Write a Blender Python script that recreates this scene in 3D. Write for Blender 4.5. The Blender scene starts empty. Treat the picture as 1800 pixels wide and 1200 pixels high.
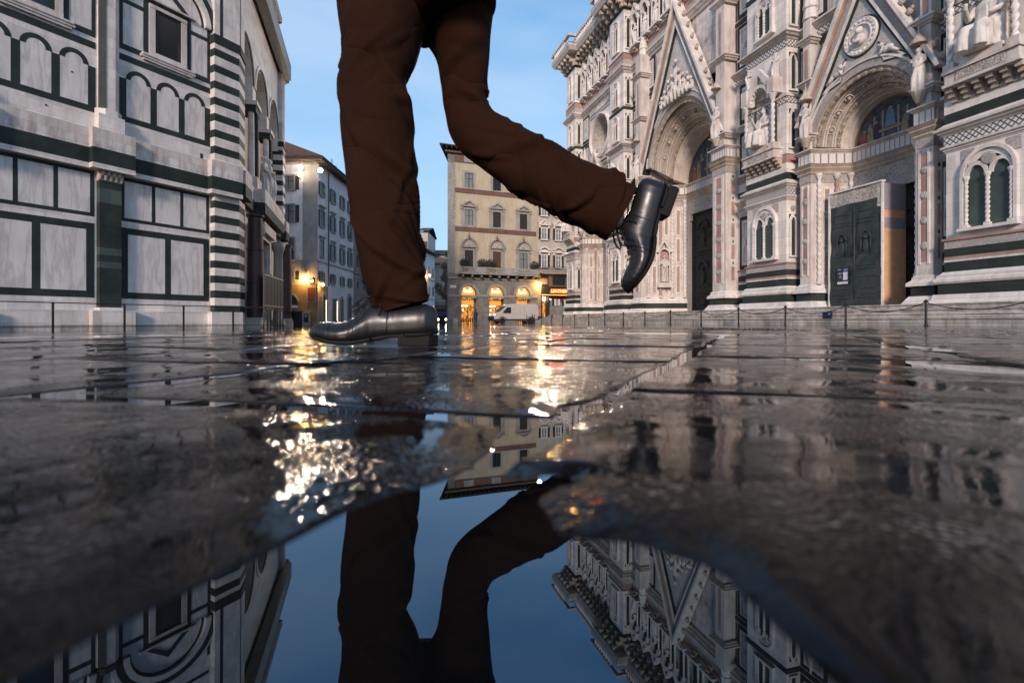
import bpy, math, random
import numpy as np, bmesh
from mathutils import Vector, Matrix
R = math.radians
rnd = random.Random(7)
sc = bpy.context.scene
C = sc.collection
# ------------------------------------------------------------------ camera, sky, sun, exposure
PSI = R(16.1)                       # the view is turned this far east of the cathedral front's direction
CP, SP = math.cos(PSI), math.sin(PSI)
cd = bpy.data.cameras.new('camera'); cam = bpy.data.objects.new('camera', cd); C.objects.link(cam)
cam.location = (0, 0, .065); cam.rotation_euler = (R(90), 0, -PSI)
cd.lens = 18; cd.sensor_width = 36; cd.shift_y = -36/1800
cd.clip_start = .01; cd.clip_end = 2000
cd.dof.use_dof = True; cd.dof.focus_distance = 7; cd.dof.aperture_fstop = 7.0
sc.camera = cam
SUN_AZ, SUN_EL = R(207), R(20)      # low weak warm light from south-south-west
w = bpy.data.worlds.new('World'); sc.world = w; w.use_nodes = True
nt = w.node_tree; nt.nodes.clear()
def wn(t, **k):
    n = nt.nodes.new(t)
    for a, b in k.items(): setattr(n, a, b)
    return n
sky = wn('ShaderNodeTexSky', sky_type='NISHITA', sun_disc=False)
sky.sun_elevation = R(4); sky.sun_rotation = SUN_AZ; sky.ozone_density = 4; sky.dust_density = .4; sky.air_density = 1.0
tc = wn('ShaderNodeTexCoord')
sep = wn('ShaderNodeSeparateXYZ'); nt.links.new(tc.outputs['Generated'], sep.inputs[0])
ramp = wn('ShaderNodeValToRGB')
els = ramp.color_ramp.elements
els[0].position = 0; els[0].color = (.50, .62, .78, 1)
els[1].position = 1; els[1].color = (.030, .085, .24, 1)
for p, c in ((.12, (.38, .56, .80, 1)), (.3, (.33, .52, .72, 1)), (.5, (.225, .42, .66, 1)), (.7, (.05, .16, .42, 1))):
    e = els.new(p); e.color = c
nt.links.new(sep.outputs['Z'], ramp.inputs[0])
mp = wn('ShaderNodeMapping'); mp.inputs['Scale'].default_value = (1.3, 1.3, 4.2)
nt.links.new(tc.outputs['Generated'], mp.inputs[0])
cl = wn('ShaderNodeTexNoise'); cl.inputs['Scale'].default_value = 1.5; cl.inputs['Detail'].default_value = 6; cl.inputs['Roughness'].default_value = .5
nt.links.new(mp.outputs[0], cl.inputs[0])
cr = wn('ShaderNodeValToRGB'); cr.color_ramp.elements[0].position = .40; cr.color_ramp.elements[1].position = .64
cr.color_ramp.elements[0].color = (0, 0, 0, 1); cr.color_ramp.elements[1].color = (.62, .62, .62, 1)
nt.links.new(cl.outputs[0], cr.inputs[0])
mx = wn('ShaderNodeMix', data_type='RGBA'); mx.inputs['B'].default_value = (.50, .62, .76, 1)
nt.links.new(cr.outputs[0], mx.inputs['Factor']); nt.links.new(ramp.outputs[0], mx.inputs['A'])
m2 = wn('ShaderNodeMix', data_type='RGBA', blend_type='ADD'); m2.inputs['Factor'].default_value = 0.10
nt.links.new(mx.outputs['Result'], m2.inputs['A']); nt.links.new(sky.outputs[0], m2.inputs['B'])
bg = wn('ShaderNodeBackground'); bg.inputs[1].default_value = 1.05
nt.links.new(m2.outputs['Result'], bg.inputs[0])
wo = wn('ShaderNodeOutputWorld'); nt.links.new(bg.outputs[0], wo.inputs[0])
sl = bpy.data.lights.new('sun', 'SUN'); sl.energy = 3.3; sl.angle = R(8); sl.color = (1, .82, .70)
so = bpy.data.objects.new('sun', sl); C.objects.link(so)
sdir = Vector((math.sin(SUN_AZ)*math.cos(SUN_EL), math.cos(SUN_AZ)*math.cos(SUN_EL), math.sin(SUN_EL)))
so.rotation_euler = sdir.to_track_quat('Z', 'Y').to_euler()
sc.view_settings.view_transform = 'Standard'; sc.view_settings.look = 'None'
sc.view_settings.exposure = 0; sc.view_settings.gamma = 1
sc.cycles.max_bounces = 6; sc.cycles.diffuse_bounces = 3; sc.cycles.glossy_bounces = 4
sc.cycles.sample_clamp_indirect = 12; sc.cycles.caustics_reflective = False; sc.cycles.caustics_refractive = False

def cw(x, Z):                       # camera-frame lateral/depth -> world x, y
    return (x*CP + Z*SP, -x*SP + Z*CP)
# ------------------------------------------------------------------ materials
MATS = {}
def newmat(name):
    m = bpy.data.materials.new(name); m.use_nodes = True
    t = m.node_tree; b = t.nodes['Principled BSDF']; MATS[name] = m
    return m, t, b
def node(t, ty, ins=None, **k):
    n = t.nodes.new(ty)
    for a, v in k.items(): setattr(n, a, v)
    for a, v in (ins or {}).items():
        if isinstance(v, bpy.types.NodeSocket): t.links.new(v, n.inputs[a])
        else: n.inputs[a].default_value = v
    return n
def pos(t, sx=1, sy=1, sz=1):
    g = node(t, 'ShaderNodeNewGeometry')
    return node(t, 'ShaderNodeMapping', {0: g.outputs['Position'], 'Scale': (sx, sy, sz)}).outputs[0]
def uvz(t):                         # (x+y, z): a wall coordinate for block courses
    g = node(t, 'ShaderNodeNewGeometry'); s = node(t, 'ShaderNodeSeparateXYZ', {0: g.outputs['Position']})
    a = node(t, 'ShaderNodeMath', {0: s.outputs[0], 1: s.outputs[1]}, operation='ADD')
    return node(t, 'ShaderNodeCombineXYZ', {0: a.outputs[0], 1: s.outputs[2]}).outputs[0]
def rampn(t, fac, stops):
    r = node(t, 'ShaderNodeValToRGB', {0: fac}); e = r.color_ramp.elements
    e[0].position, e[0].color = stops[0][0], (*stops[0][1], 1)
    e[1].position, e[1].color = stops[-1][0], (*stops[-1][1], 1)
    for p, c in stops[1:-1]:
        x = e.new(p); x.color = (*c, 1)
    return r.outputs[0]
def mul(t, a, b, f=1.0, bt='MULTIPLY'):
    m = node(t, 'ShaderNodeMix', data_type='RGBA', blend_type=bt)
    m.inputs['Factor'].default_value = f
    for s, v in (('A', a), ('B', b)):
        if isinstance(v, bpy.types.NodeSocket): t.links.new(v, m.inputs[s])
        else: m.inputs[s].default_value = (*v, 1)
    return m.outputs['Result']
def stone(name, c1, c2, blocks=None, rough=.6, bump=.15, vein=None, bscale=14, dirt=.35, joint=.55):
    m, t, b = newmat(name)
    p = pos(t)
    n1 = node(t, 'ShaderNodeTexNoise', {0: p, 'Scale': .9, 'Detail': 7, 'Roughness': .62})
    col = rampn(t, n1.outputs[0], [(.3, c1), (.7, c2)])
    if blocks:
        bw, bh = blocks
        br = node(t, 'ShaderNodeTexBrick', {0: uvz(t), 'Scale': 1, 'Mortar Size': .006, 'Brick Width': bw, 'Row Height': bh,
                  'Color1': (1, 1, 1, 1), 'Color2': (.62, .64, .68, 1), 'Mortar': (joint, joint, joint, 1), 'Bias': -.3})
        col = mul(t, col, br.outputs[0], .8)
    if vein:
        vm = node(t, 'ShaderNodeMapping', {0: p, 'Rotation': (.35, .5, .3), 'Scale': (1, 1, .16)})
        wv = node(t, 'ShaderNodeTexNoise', {0: vm.outputs[0], 'Scale': 2.3, 'Detail': 7, 'Roughness': .55, 'Distortion': .35})
        vc = rampn(t, wv.outputs[0], [(.44, (1, 1, 1)), (.5, vein), (.57, (1, 1, 1))])
        col = mul(t, col, vc, .8)
    if dirt:
        pm = pos(t, 1.4, 1.4, .3)
        n3 = node(t, 'ShaderNodeTexNoise', {0: pm, 'Scale': 2.4, 'Detail': 8, 'Roughness': .7})
        col = mul(t, col, rampn(t, n3.outputs[0], [(.35, (.55, .5, .45)), (.56, (1, 1, 1))]), dirt)
    t.links.new(col, b.inputs['Base Color'])
    n2 = node(t, 'ShaderNodeTexNoise', {0: p, 'Scale': bscale, 'Detail': 5})
    bp = node(t, 'ShaderNodeBump', {'Height': n2.outputs[0], 'Strength': bump, 'Distance': .02})
    t.links.new(bp.outputs[0], b.inputs['Normal'])
    b.inputs['Roughness'].default_value = rough; b.inputs['Specular IOR Level'].default_value = .25
    return m
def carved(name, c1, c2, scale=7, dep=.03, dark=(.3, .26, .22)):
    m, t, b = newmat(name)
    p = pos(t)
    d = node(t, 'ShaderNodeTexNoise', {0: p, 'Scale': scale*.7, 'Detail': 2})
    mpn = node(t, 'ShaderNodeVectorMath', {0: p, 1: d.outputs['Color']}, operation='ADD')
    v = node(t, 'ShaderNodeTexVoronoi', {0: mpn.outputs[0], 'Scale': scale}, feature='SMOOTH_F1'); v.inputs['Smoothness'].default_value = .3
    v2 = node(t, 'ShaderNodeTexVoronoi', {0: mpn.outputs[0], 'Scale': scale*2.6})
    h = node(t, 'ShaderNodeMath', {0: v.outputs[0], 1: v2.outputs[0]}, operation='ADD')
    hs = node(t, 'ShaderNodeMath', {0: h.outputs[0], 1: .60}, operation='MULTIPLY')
    col = rampn(t, hs.outputs[0], [(.38, c1), (.62, c2), (.80, dark)])  # hollows painted darker: shade of the relief put into the colour
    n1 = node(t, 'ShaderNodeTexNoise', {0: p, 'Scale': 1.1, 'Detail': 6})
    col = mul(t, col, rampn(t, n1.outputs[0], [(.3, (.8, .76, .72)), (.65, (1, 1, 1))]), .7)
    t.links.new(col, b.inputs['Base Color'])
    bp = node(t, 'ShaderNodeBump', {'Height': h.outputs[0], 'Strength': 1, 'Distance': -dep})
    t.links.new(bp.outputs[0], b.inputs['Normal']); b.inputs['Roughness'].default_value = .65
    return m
def plain(name, c, rough=.5, metal=0, emit=None, es=0, bump=0, bscale=20, var=.25, coat=0):
    m, t, b = newmat(name)
    p = pos(t)
    n = node(t, 'ShaderNodeTexNoise', {0: p, 'Scale': 5, 'Detail': 6})
    t.links.new(mul(t, c, rampn(t, n.outputs[0], [(.3, (1-var,)*3), (.7, (1, 1, 1))])), b.inputs['Base Color'])
    b.inputs['Roughness'].default_value = rough; b.inputs['Metallic'].default_value = metal
    b.inputs['Coat Weight'].default_value = coat
    if emit: b.inputs['Emission Color'].default_value = (*emit, 1); b.inputs['Emission Strength'].default_value = es
    if bump:
        n2 = node(t, 'ShaderNodeTexNoise', {0: p, 'Scale': bscale, 'Detail': 4})
        t.links.new(node(t, 'ShaderNodeBump', {'Height': n2.outputs[0], 'Strength': bump, 'Distance': .02}).outputs[0], b.inputs['Normal'])
    return m
stone('white', (.72, .65, .60), (.86, .80, .75), blocks=(1.5, .42), dirt=.4)
stone('panel', (.66, .61, .58), (.80, .75, .71), vein=(.72, .71, .75), dirt=.25, bump=.05, rough=.4)
stone('white2', (.68, .62, .58), (.84, .79, .75), blocks=(.9, .31), dirt=.75, vein=(.8, .74, .72))
stone('green', (.018, .026, .023), (.040, .052, .046), blocks=(.62, .3), dirt=.15, rough=.65, bump=.05, joint=.5)
stone('greenblue', (.048, .075, .072), (.085, .115, .105), blocks=(.9, .8), dirt=.1, rough=.6, bump=.04)
stone('pink', (.36, .20, .17), (.50, .32, .27), blocks=(.7, .5), dirt=.3)
stone('tan', (.42, .34, .27), (.60, .52, .44), dirt=.6, bump=.3)
stone('cornice', (.56, .48, .43), (.74, .68, .64), dirt=.6, bump=.25)
stone('steps', (.42, .38, .34), (.66, .61, .56), blocks=(1.7, .19), dirt=1, bump=.3, joint=.3)
stone('greystone', (.17, .16, .15), (.26, .25, .235), blocks=(.9, .34), dirt=.5, joint=.5)
stone('greytrim', (.26, .25, .24), (.38, .37, .36), dirt=.4)
stone('yellow', (.42, .36, .26), (.50, .43, .32), dirt=.35, bump=.1)
stone('cream', (.42, .39, .34), (.50, .47, .42), dirt=.35, bump=.1)
stone('plaster', (.66, .63, .64), (.76, .73, .73), dirt=.45, bump=.1)
stone('ochre', (.26, .17, .07), (.34, .22, .09), dirt=.4, bump=.1)
stone('redband', (.13, .07, .055), (.20, .11, .09), dirt=.4)
stone('porphyry', (.055, .028, .028), (.10, .055, .052), dirt=.2, rough=.35)
stone('brownwall', (.22, .18, .14), (.33, .28, .22), blocks=(.8, .3), dirt=.5)
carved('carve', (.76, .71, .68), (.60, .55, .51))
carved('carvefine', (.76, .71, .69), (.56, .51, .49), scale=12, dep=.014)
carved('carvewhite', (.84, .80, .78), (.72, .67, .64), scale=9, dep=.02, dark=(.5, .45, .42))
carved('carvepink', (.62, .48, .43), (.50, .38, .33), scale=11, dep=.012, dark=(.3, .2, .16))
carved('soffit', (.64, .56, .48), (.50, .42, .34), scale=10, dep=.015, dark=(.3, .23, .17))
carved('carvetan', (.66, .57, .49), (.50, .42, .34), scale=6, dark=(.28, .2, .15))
stone('statue', (.62, .57, .53), (.80, .75, .71), dirt=.9, bump=.4, bscale=22)
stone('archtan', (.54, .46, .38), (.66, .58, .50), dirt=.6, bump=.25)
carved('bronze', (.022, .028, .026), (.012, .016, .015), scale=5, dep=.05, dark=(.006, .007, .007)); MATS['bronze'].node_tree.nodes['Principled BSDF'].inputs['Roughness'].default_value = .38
plain('dark', (.012, .012, .013), .6)
plain('darkglass', (.02, .025, .03), .12)
plain('curtain', (.20, .24, .25), .3)
plain('shutter', (.025, .022, .020), .6)
plain('shutterbrown', (.10, .045, .02), .6)
plain('iron', (.018, .018, .020), .4, .5, bump=.3, bscale=60)
plain('ironred', (.05, .025, .02), .5, .5)
plain('roof', (.10, .06, .05), .8, bump=.5)
plain('eave', (.12, .085, .06), .8)
plain('eavedark', (.035, .028, .026), .8)
plain('woodred', (.22, .045, .025), .6)
plain('signblue', (.012, .02, .075), .4)
plain('paper', (.7, .7, .75), .6)
plain('vanwhite', (.5, .47, .45), .35, coat=.6, var=.1)
plain('plastic', (.02, .02, .022), .5)
plain('rubber', (.01, .01, .01), .7)
plain('bluepaint', (.03, .08, .28), .4)
plain('sheetgreen', (.03, .048, .048), .6, bump=.5, bscale=3, var=.5)
plain('orangeboard', (.74, .42, .24), .7, var=.2)
plain('greyboard', (.32, .30, .35), .7, var=.2)
plain('leaf', (.035, .05, .03), .6)
plain('terracotta', (.25, .10, .05), .7)
plain('lamphead', (.9, .8, .7), .4, emit=(1, .78, .55), es=170)
plain('lampwarm', (.9, .7, .4), .4, emit=(1, .55, .14), es=42)
plain('headlight', (.9, .9, .8), .3, emit=(1, .9, .7), es=30)
plain('neonred', (.9, .1, .03), .4, emit=(1, .02, .008), es=13)
plain('neonyellow', (.9, .5, .1), .4, emit=(1, .42, .10), es=2.2)
plain('taillight', (.5, .02, .02), .4, emit=(1, .05, .03), es=1.2)
plain('glowwhite', (.9, .9, .8), .4, emit=(1, .75, .42), es=9)
plain('awning', (.35, .33, .31), .8)
plain('skin', (.45, .26, .18), .5)
plain('hair', (.03, .02, .015), .6)
plain('shirt', (.02, .025, .04), .8)
plain('cloth1', (.7, .66, .6), .8); plain('cloth2', (.12, .35, .5), .8)
# lit shop interior: shelves and goods glowing behind the glass
m, t, b = newmat('shopglow')
p = pos(t, 1, 1, 1); br = node(t, 'ShaderNodeTexBrick', {0: uvz(t), 'Scale': 2.2, 'Mortar Size': .04, 'Brick Width': .5, 'Row Height': .8, 'Color1': (1, .55, .14, 1), 'Color2': (.55, .22, .04, 1), 'Mortar': (.12, .04, .01, 1)})
n = node(t, 'ShaderNodeTexNoise', {0: p, 'Scale': 3.1, 'Detail': 3})
t.links.new(mul(t, br.outputs[0], rampn(t, n.outputs[0], [(.38, (.25, .18, .1)), (.62, (1.6, 1.3, 1))])), b.inputs['Emission Color'])
b.inputs['Emission Strength'].default_value = 1.1; b.inputs['Base Color'].default_value = (.2, .1, .03, 1)
m, t, b = newmat('archglow'); b.inputs['Emission Color'].default_value = (1, .36, .05, 1); b.inputs['Emission Strength'].default_value = .95; b.inputs['Base Color'].default_value = (.3, .15, .03, 1)
# lozenge inlay: crossing diagonal dark lines on white marble
m, t, b = newmat('lozenge')
uu = node(t, 'ShaderNodeSeparateXYZ', {0: uvz(t)})
def tri(sgn):
    a = node(t, 'ShaderNodeMath', {0: uu.outputs[0], 1: uu.outputs[1]}, operation='ADD' if sgn > 0 else 'SUBTRACT')
    f = node(t, 'ShaderNodeMath', {0: a.outputs[0], 1: .10}, operation='PINGPONG')
    return node(t, 'ShaderNodeMath', {0: f.outputs[0], 1: .03}, operation='LESS_THAN').outputs[0]
mxx = node(t, 'ShaderNodeMath', {0: tri(1), 1: tri(-1)}, operation='MAXIMUM')
t.links.new(rampn(t, mxx.outputs[0], [(.4, (.68, .64, .62)), (.6, (.09, .095, .1))]), b.inputs['Base Color']); b.inputs['Roughness'].default_value = .6
# trouser wool
m, t, b = newmat('trouser')
p = pos(t); n = node(t, 'ShaderNodeTexNoise', {0: p, 'Scale': 900, 'Detail': 2}); n5 = node(t, 'ShaderNodeTexNoise', {0: p, 'Scale': 6, 'Detail': 3})
col = rampn(t, n.outputs[0], [(.35, (.015, .0057, .0033)), (.65, (.040, .0148, .0076))])
t.links.new(mul(t, col, rampn(t, n5.outputs[0], [(.3, (.75, .75, .75)), (.7, (1, 1, 1))])), b.inputs['Base Color'])
b.inputs['Roughness'].default_value = .9; b.inputs['Specular IOR Level'].default_value = .08; b.inputs['Sheen Weight'].default_value = .0; b.inputs['Sheen Roughness'].default_value = .4
b.inputs['Sheen Tint'].default_value = (.9, .5, .3, 1)
cm_ = node(t, 'ShaderNodeMapping', {0: p, 'Rotation': (.3, .6, .9), 'Scale': (1, 1, 1.9)})
cz_ = node(t, 'ShaderNodeTexNoise', {0: cm_.outputs[0], 'Scale': 4.5, 'Detail': 1.5, 'Roughness': .4, 'Distortion': .5})
cr_ = node(t, 'ShaderNodeMath', {0: cz_.outputs[0], 1: .5}, operation='SUBTRACT'); ca_ = node(t, 'ShaderNodeMath', {0: cr_.outputs[0]}, operation='ABSOLUTE'); cp_ = node(t, 'ShaderNodeMath', {0: ca_.outputs[0], 1: .55}, operation='POWER')
b1_ = node(t, 'ShaderNodeBump', {'Height': cp_.outputs[0], 'Strength': .85, 'Distance': .016})
t.links.new(node(t, 'ShaderNodeBump', {'Height': n.outputs[0], 'Strength': .25, 'Distance': .001, 'Normal': b1_.outputs[0]}).outputs[0], b.inputs['Normal'])
# shoe leather
m, t, b = newmat('leather')
p = pos(t); n = node(t, 'ShaderNodeTexNoise', {0: p, 'Scale': 420, 'Detail': 4}); n6 = node(t, 'ShaderNodeTexNoise', {0: p, 'Scale': 26, 'Detail': 3})
b.inputs['Base Color'].default_value = (.012, .011, .012, 1)
t.links.new(node(t, 'ShaderNodeMapRange', {0: n6.outputs[0], 1: .3, 2: .7, 3: .27, 4: .42}).outputs[0], b.inputs['Roughness'])
b.inputs['Specular IOR Level'].default_value = .5
t.links.new(node(t, 'ShaderNodeBump', {'Height': n.outputs[0], 'Strength': .12, 'Distance': .0008}).outputs[0], b.inputs['Normal'])
plain('sole', (.008, .007, .006), .6, bump=.2, bscale=300); MATS['sole'].node_tree.nodes['Principled BSDF'].inputs['Specular IOR Level'].default_value = .2
plain('lace', (.008, .008, .009), .7, bump=.4, bscale=500)

# ------------------------------------------------------------------ mesh helpers
def T_std(x, y, z): return (x, y, z)
class MB:
    def __init__(s, T=T_std): s.T = T; s.v = []; s.f = []; s.m = []; s.mn = []; s.cur = 0; s.ch = []
    def mat(s, n):
        if n not in s.mn: s.mn.append(n)
        s.cur = s.mn.index(n); return s
    def add(s, vs, fs):
        o = len(s.v); s.v += [s.T(*p) for p in vs]; s.ch.append((o, len(vs), len(s.f), len(fs)))
        for f in fs: s.f.append([i+o for i in f]); s.m.append(s.cur)
        return s
    def box(s, a0, a1, b0, b1, z0, z1):
        s.add([(a, b, z) for z in (z0, z1) for b in (b0, b1) for a in (a0, a1)],
              [(0, 1, 3, 2), (4, 6, 7, 5), (0, 4, 5, 1), (2, 3, 7, 6), (0, 2, 6, 4), (1, 5, 7, 3)]); return s
    def strip(s, A, B, w0, w1, close=False):     # solid between two polylines A, B of (u,z), from depth w0 to w1
        n = len(A); vs = []
        for a, b in zip(A, B): vs += [(a[0], w0, a[1]), (b[0], w0, b[1]), (b[0], w1, b[1]), (a[0], w1, a[1])]
        fs = []
        for i in range(n if close else n-1):
            j = (i+1) % n
            for k in range(4): fs.append((i*4+k, i*4+(k+1) % 4, j*4+(k+1) % 4, j*4+k))
        if not close: fs += [(0, 1, 2, 3), ((n-1)*4+3, (n-1)*4+2, (n-1)*4+1, (n-1)*4)]
        s.add(vs, fs); return s
    def prism(s, P, w0, w1):                     # convex polygon in (u,z)
        n = len(P)
        s.add([(p[0], w0, p[1]) for p in P]+[(p[0], w1, p[1]) for p in P],
              [tuple(range(n)), tuple(range(2*n-1, n-1, -1))]+[(i, (i+1) % n, (i+1) % n+n, i+n) for i in range(n)]); return s
    def hprism(s, P, z0, z1):                    # polygon in plan
        n = len(P)
        s.add([(p[0], p[1], z0) for p in P]+[(p[0], p[1], z1) for p in P],
              [tuple(range(n)), tuple(range(2*n-1, n-1, -1))]+[(i, (i+1) % n, (i+1) % n+n, i+n) for i in range(n)]); return s
    def arc(s, uc, zc, r, a0=180, a1=0, n=20, sx=1, sz=1, pt=0):
        out = []
        for i in range(n+1):
            a = R(a0+(a1-a0)*i/n); x = math.cos(a); z = math.sin(a)
            z += pt*(1-abs(x))**1.5 if pt else 0
            out.append((uc+r*sx*x, zc+r*sz*z))
        return out
    def ring(s, uc, zc, r0, r1, w0, w1, n=20, **k):
        return s.strip(s.arc(uc, zc, r0, n=n, **k), s.arc(uc, zc, r1, n=n, **k), w0, w1)
    def lathe(s, u, w, prof, n=16, lobes=0, amp=0, turns=0):   # prof [(z,r)], vertical axis
        vs = []; fs = []
        z0 = prof[0][0]; L = prof[-1][0]-z0 or 1
        for z, r in prof:
            for i in range(n):
                a = 2*math.pi*i/n; rr = r*(1+amp*math.cos(lobes*(a-turns*2*math.pi*(z-z0)/L))) if lobes else r
                vs.append((u+rr*math.cos(a), w+rr*math.sin(a), z))
        m = len(prof)
        for j in range(m-1):
            for i in range(n): fs.append((j*n+i, j*n+(i+1) % n, (j+1)*n+(i+1) % n, (j+1)*n+i))
        fs += [tuple(range(n-1, -1, -1)), tuple((m-1)*n+i for i in range(n))]
        s.add(vs, fs); return s
    def twist(s, u, w, z0, z1, r, pitch=.32):
        k = max(8, int((z1-z0)/pitch*7)); return s.lathe(u, w, [(z0+(z1-z0)*i/k, r) for i in range(k+1)], 12, 2, .22, (z1-z0)/pitch/2)
    def wheel(s, uc, zc, prof, n=28, cap=True):         # axis along depth; prof [(r,w)]
        vs = []; fs = []
        for r, ww in prof:
            for i in range(n): a = 2*math.pi*i/n; vs.append((uc+r*math.cos(a), ww, zc+r*math.sin(a)))
        m = len(prof)
        for j in range(m-1):
            for i in range(n): fs.append((j*n+i, j*n+(i+1) % n, (j+1)*n+(i+1) % n, (j+1)*n+i))
        if cap: fs += [tuple(range(n-1, -1, -1)), tuple((m-1)*n+i for i in range(n))]
        s.add(vs, fs); return s
    def sweep(s, path, prof):                    # prof closed [(out,z)]; path [(u,w)], outward = to the left of travel
        n = len(path); k = len(prof); vs = []
        for i, p in enumerate(path):
            dirs = []
            if i: dirs.append((p[0]-path[i-1][0], p[1]-path[i-1][1]))
            if i < n-1: dirs.append((path[i+1][0]-p[0], path[i+1][1]-p[1]))
            ns = []
            for d in dirs: L = math.hypot(*d); ns.append((-d[1]/L, d[0]/L))
            if len(ns) == 1: m_ = ns[0]
            else:
                mx_ = (ns[0][0]+ns[1][0], ns[0][1]+ns[1][1]); dd = 1+ns[0][0]*ns[1][0]+ns[0][1]*ns[1][1]
                m_ = (mx_[0]/dd, mx_[1]/dd)
            for o, z in prof: vs.append((p[0]+m_[0]*o, p[1]+m_[1]*o, z))
        fs = []
        for i in range(n-1):
            for j in range(k): fs.append((i*k+j, i*k+(j+1) % k, (i+1)*k+(j+1) % k, (i+1)*k+j))
        fs += [tuple(range(k)), tuple((n-1)*k+j for j in range(k-1, -1, -1))]
        s.add(vs, fs); return s
    def tube(s, pts, r, n=8):
        pts = [Vector(p) for p in pts]; vs = []; fs = []
        for i, p in enumerate(pts):
            d = (pts[min(i+1, len(pts)-1)]-pts[max(i-1, 0)]).normalized()
            a = d.orthogonal() if i == 0 else (a - d*a.dot(d))
            a.normalize(); b_ = d.cross(a); rr = r[i] if isinstance(r, (list, tuple)) else r
            for k in range(n): q = p+(a*math.cos(2*math.pi*k/n)+b_*math.sin(2*math.pi*k/n))*rr; vs.append(tuple(q))
        for i in range(len(pts)-1):
            for k in range(n): fs.append((i*n+k, i*n+(k+1) % n, (i+1)*n+(k+1) % n, (i+1)*n+k))
        fs += [tuple(range(n-1, -1, -1)), tuple((len(pts)-1)*n+k for k in range(n))]
        s.add(vs, fs); return s
    def ell(s, c, r, n=12, m=8, M=None):
        vs = []; fs = []
        for j in range(1, m):
            for i in range(n):
                a = 2*math.pi*i/n; b_ = math.pi*j/m
                q = Vector((r[0]*math.sin(b_)*math.cos(a), r[1]*math.sin(b_)*math.sin(a), r[2]*math.cos(b_)))
                if M: q = M @ q
                vs.append((c[0]+q.x, c[1]+q.y, c[2]+q.z))
        for sg in (1, -1):
            q = Vector((0, 0, sg*r[2]));
            if M: q = M @ q
            vs.append((c[0]+q.x, c[1]+q.y, c[2]+q.z))
        for j in range(m-2):
            for i in range(n): fs.append((j*n+i, (j+1)*n+i, (j+1)*n+(i+1) % n, j*n+(i+1) % n))
        t0 = (m-1)*n
        for i in range(n): fs.append((t0, i, (i+1) % n)); fs.append((t0+1, (m-2)*n+(i+1) % n, (m-2)*n+i))
        s.add(vs, fs); return s
    def each(s, name, parent):                   # every box or prism added so far as a part of its own
        for (o, n_, fo, fn) in s.ch:
            q = MB(); q.mat(s.mn[s.m[fo]]); q.v = s.v[o:o+n_]; q.f = [[i-o for i in f] for f in s.f[fo:fo+fn]]; q.m = [0]*fn; q.build(name, parent)
    def build(s, name, parent=None, smooth=False, loc=None):
        me = bpy.data.meshes.new(name); me.from_pydata(s.v, [], s.f)
        for n in s.mn: me.materials.append(MATS[n])
        me.polygons.foreach_set('material_index', s.m)
        me.update()
        import bmesh
        bm = bmesh.new(); bm.from_mesh(me); bmesh.ops.recalc_face_normals(bm, faces=bm.faces); bm.to_mesh(me); bm.free()
        if smooth: me.polygons.foreach_set('use_smooth', [True]*len(me.polygons))
        o = bpy.data.objects.new(name, me); C.objects.link(o)
        if parent: o.parent = parent
        if loc: o.location = loc
        return o
def tag(o, label, cat, group=None):
    o['label'] = label; o['category'] = cat
    if group: o['group'] = group
    return o
def thing(name, label, cat, group=None, loc=(0, 0, 0), rz=0):
    o = bpy.data.objects.new(name, None); C.objects.link(o); o.location = loc; o.rotation_euler = (0, 0, rz)
    o.empty_display_size = .2
    return tag(o, label, cat, group)
def struct(o): o['kind'] = 'structure'; return o
def frame(ox, oy, ux, uy, nx, ny):               # wall frame: u along the wall, w outward
    return lambda u, w, z: (ox+ux*u+nx*w, oy+uy*u+ny*w, z)
def copy_tree(o, parent=None):
    c = o.copy(); C.objects.link(c)
    if parent: c.parent = parent
    for ch in list(o.children): copy_tree(ch, c)
    return c

# ------------------------------------------------------------------ ground and standing water
def sst(x, a, b):
    t_ = np.clip((x-a)/(b-a), 0, 1); return t_*t_*(3-2*t_)
def gslope(x, y):                                # large-scale fall of the square away from the camera
    X = x*CP-y*SP; Z = x*SP+y*CP; r = np.hypot(X, Z)
    t_ = 1-np.exp(-1.5*np.maximum(r-2.5, 0)/22.)
    return -.27*t_+.0078*np.clip(X, -20, 20)*t_
def gz(x, y): return float(gslope(np.float64(x), np.float64(y)))
def vnoise(x, y, s, seed):
    rs = np.random.RandomState(seed); g = rs.rand(256, 256)*2-1
    fx = x/s; fy = y/s; ix = np.floor(fx).astype(int); iy = np.floor(fy).astype(int)
    tx = fx-ix; ty = fy-iy; tx = tx*tx*tx*(tx*(tx*6-15)+10); ty = ty*ty*ty*(ty*(ty*6-15)+10)
    G = lambda a, b: g[a % 256, b % 256]
    return (G(ix, iy)*(1-tx)+G(ix+1, iy)*tx)*(1-ty)+(G(ix, iy+1)*(1-tx)+G(ix+1, iy+1)*tx)*ty
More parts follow.
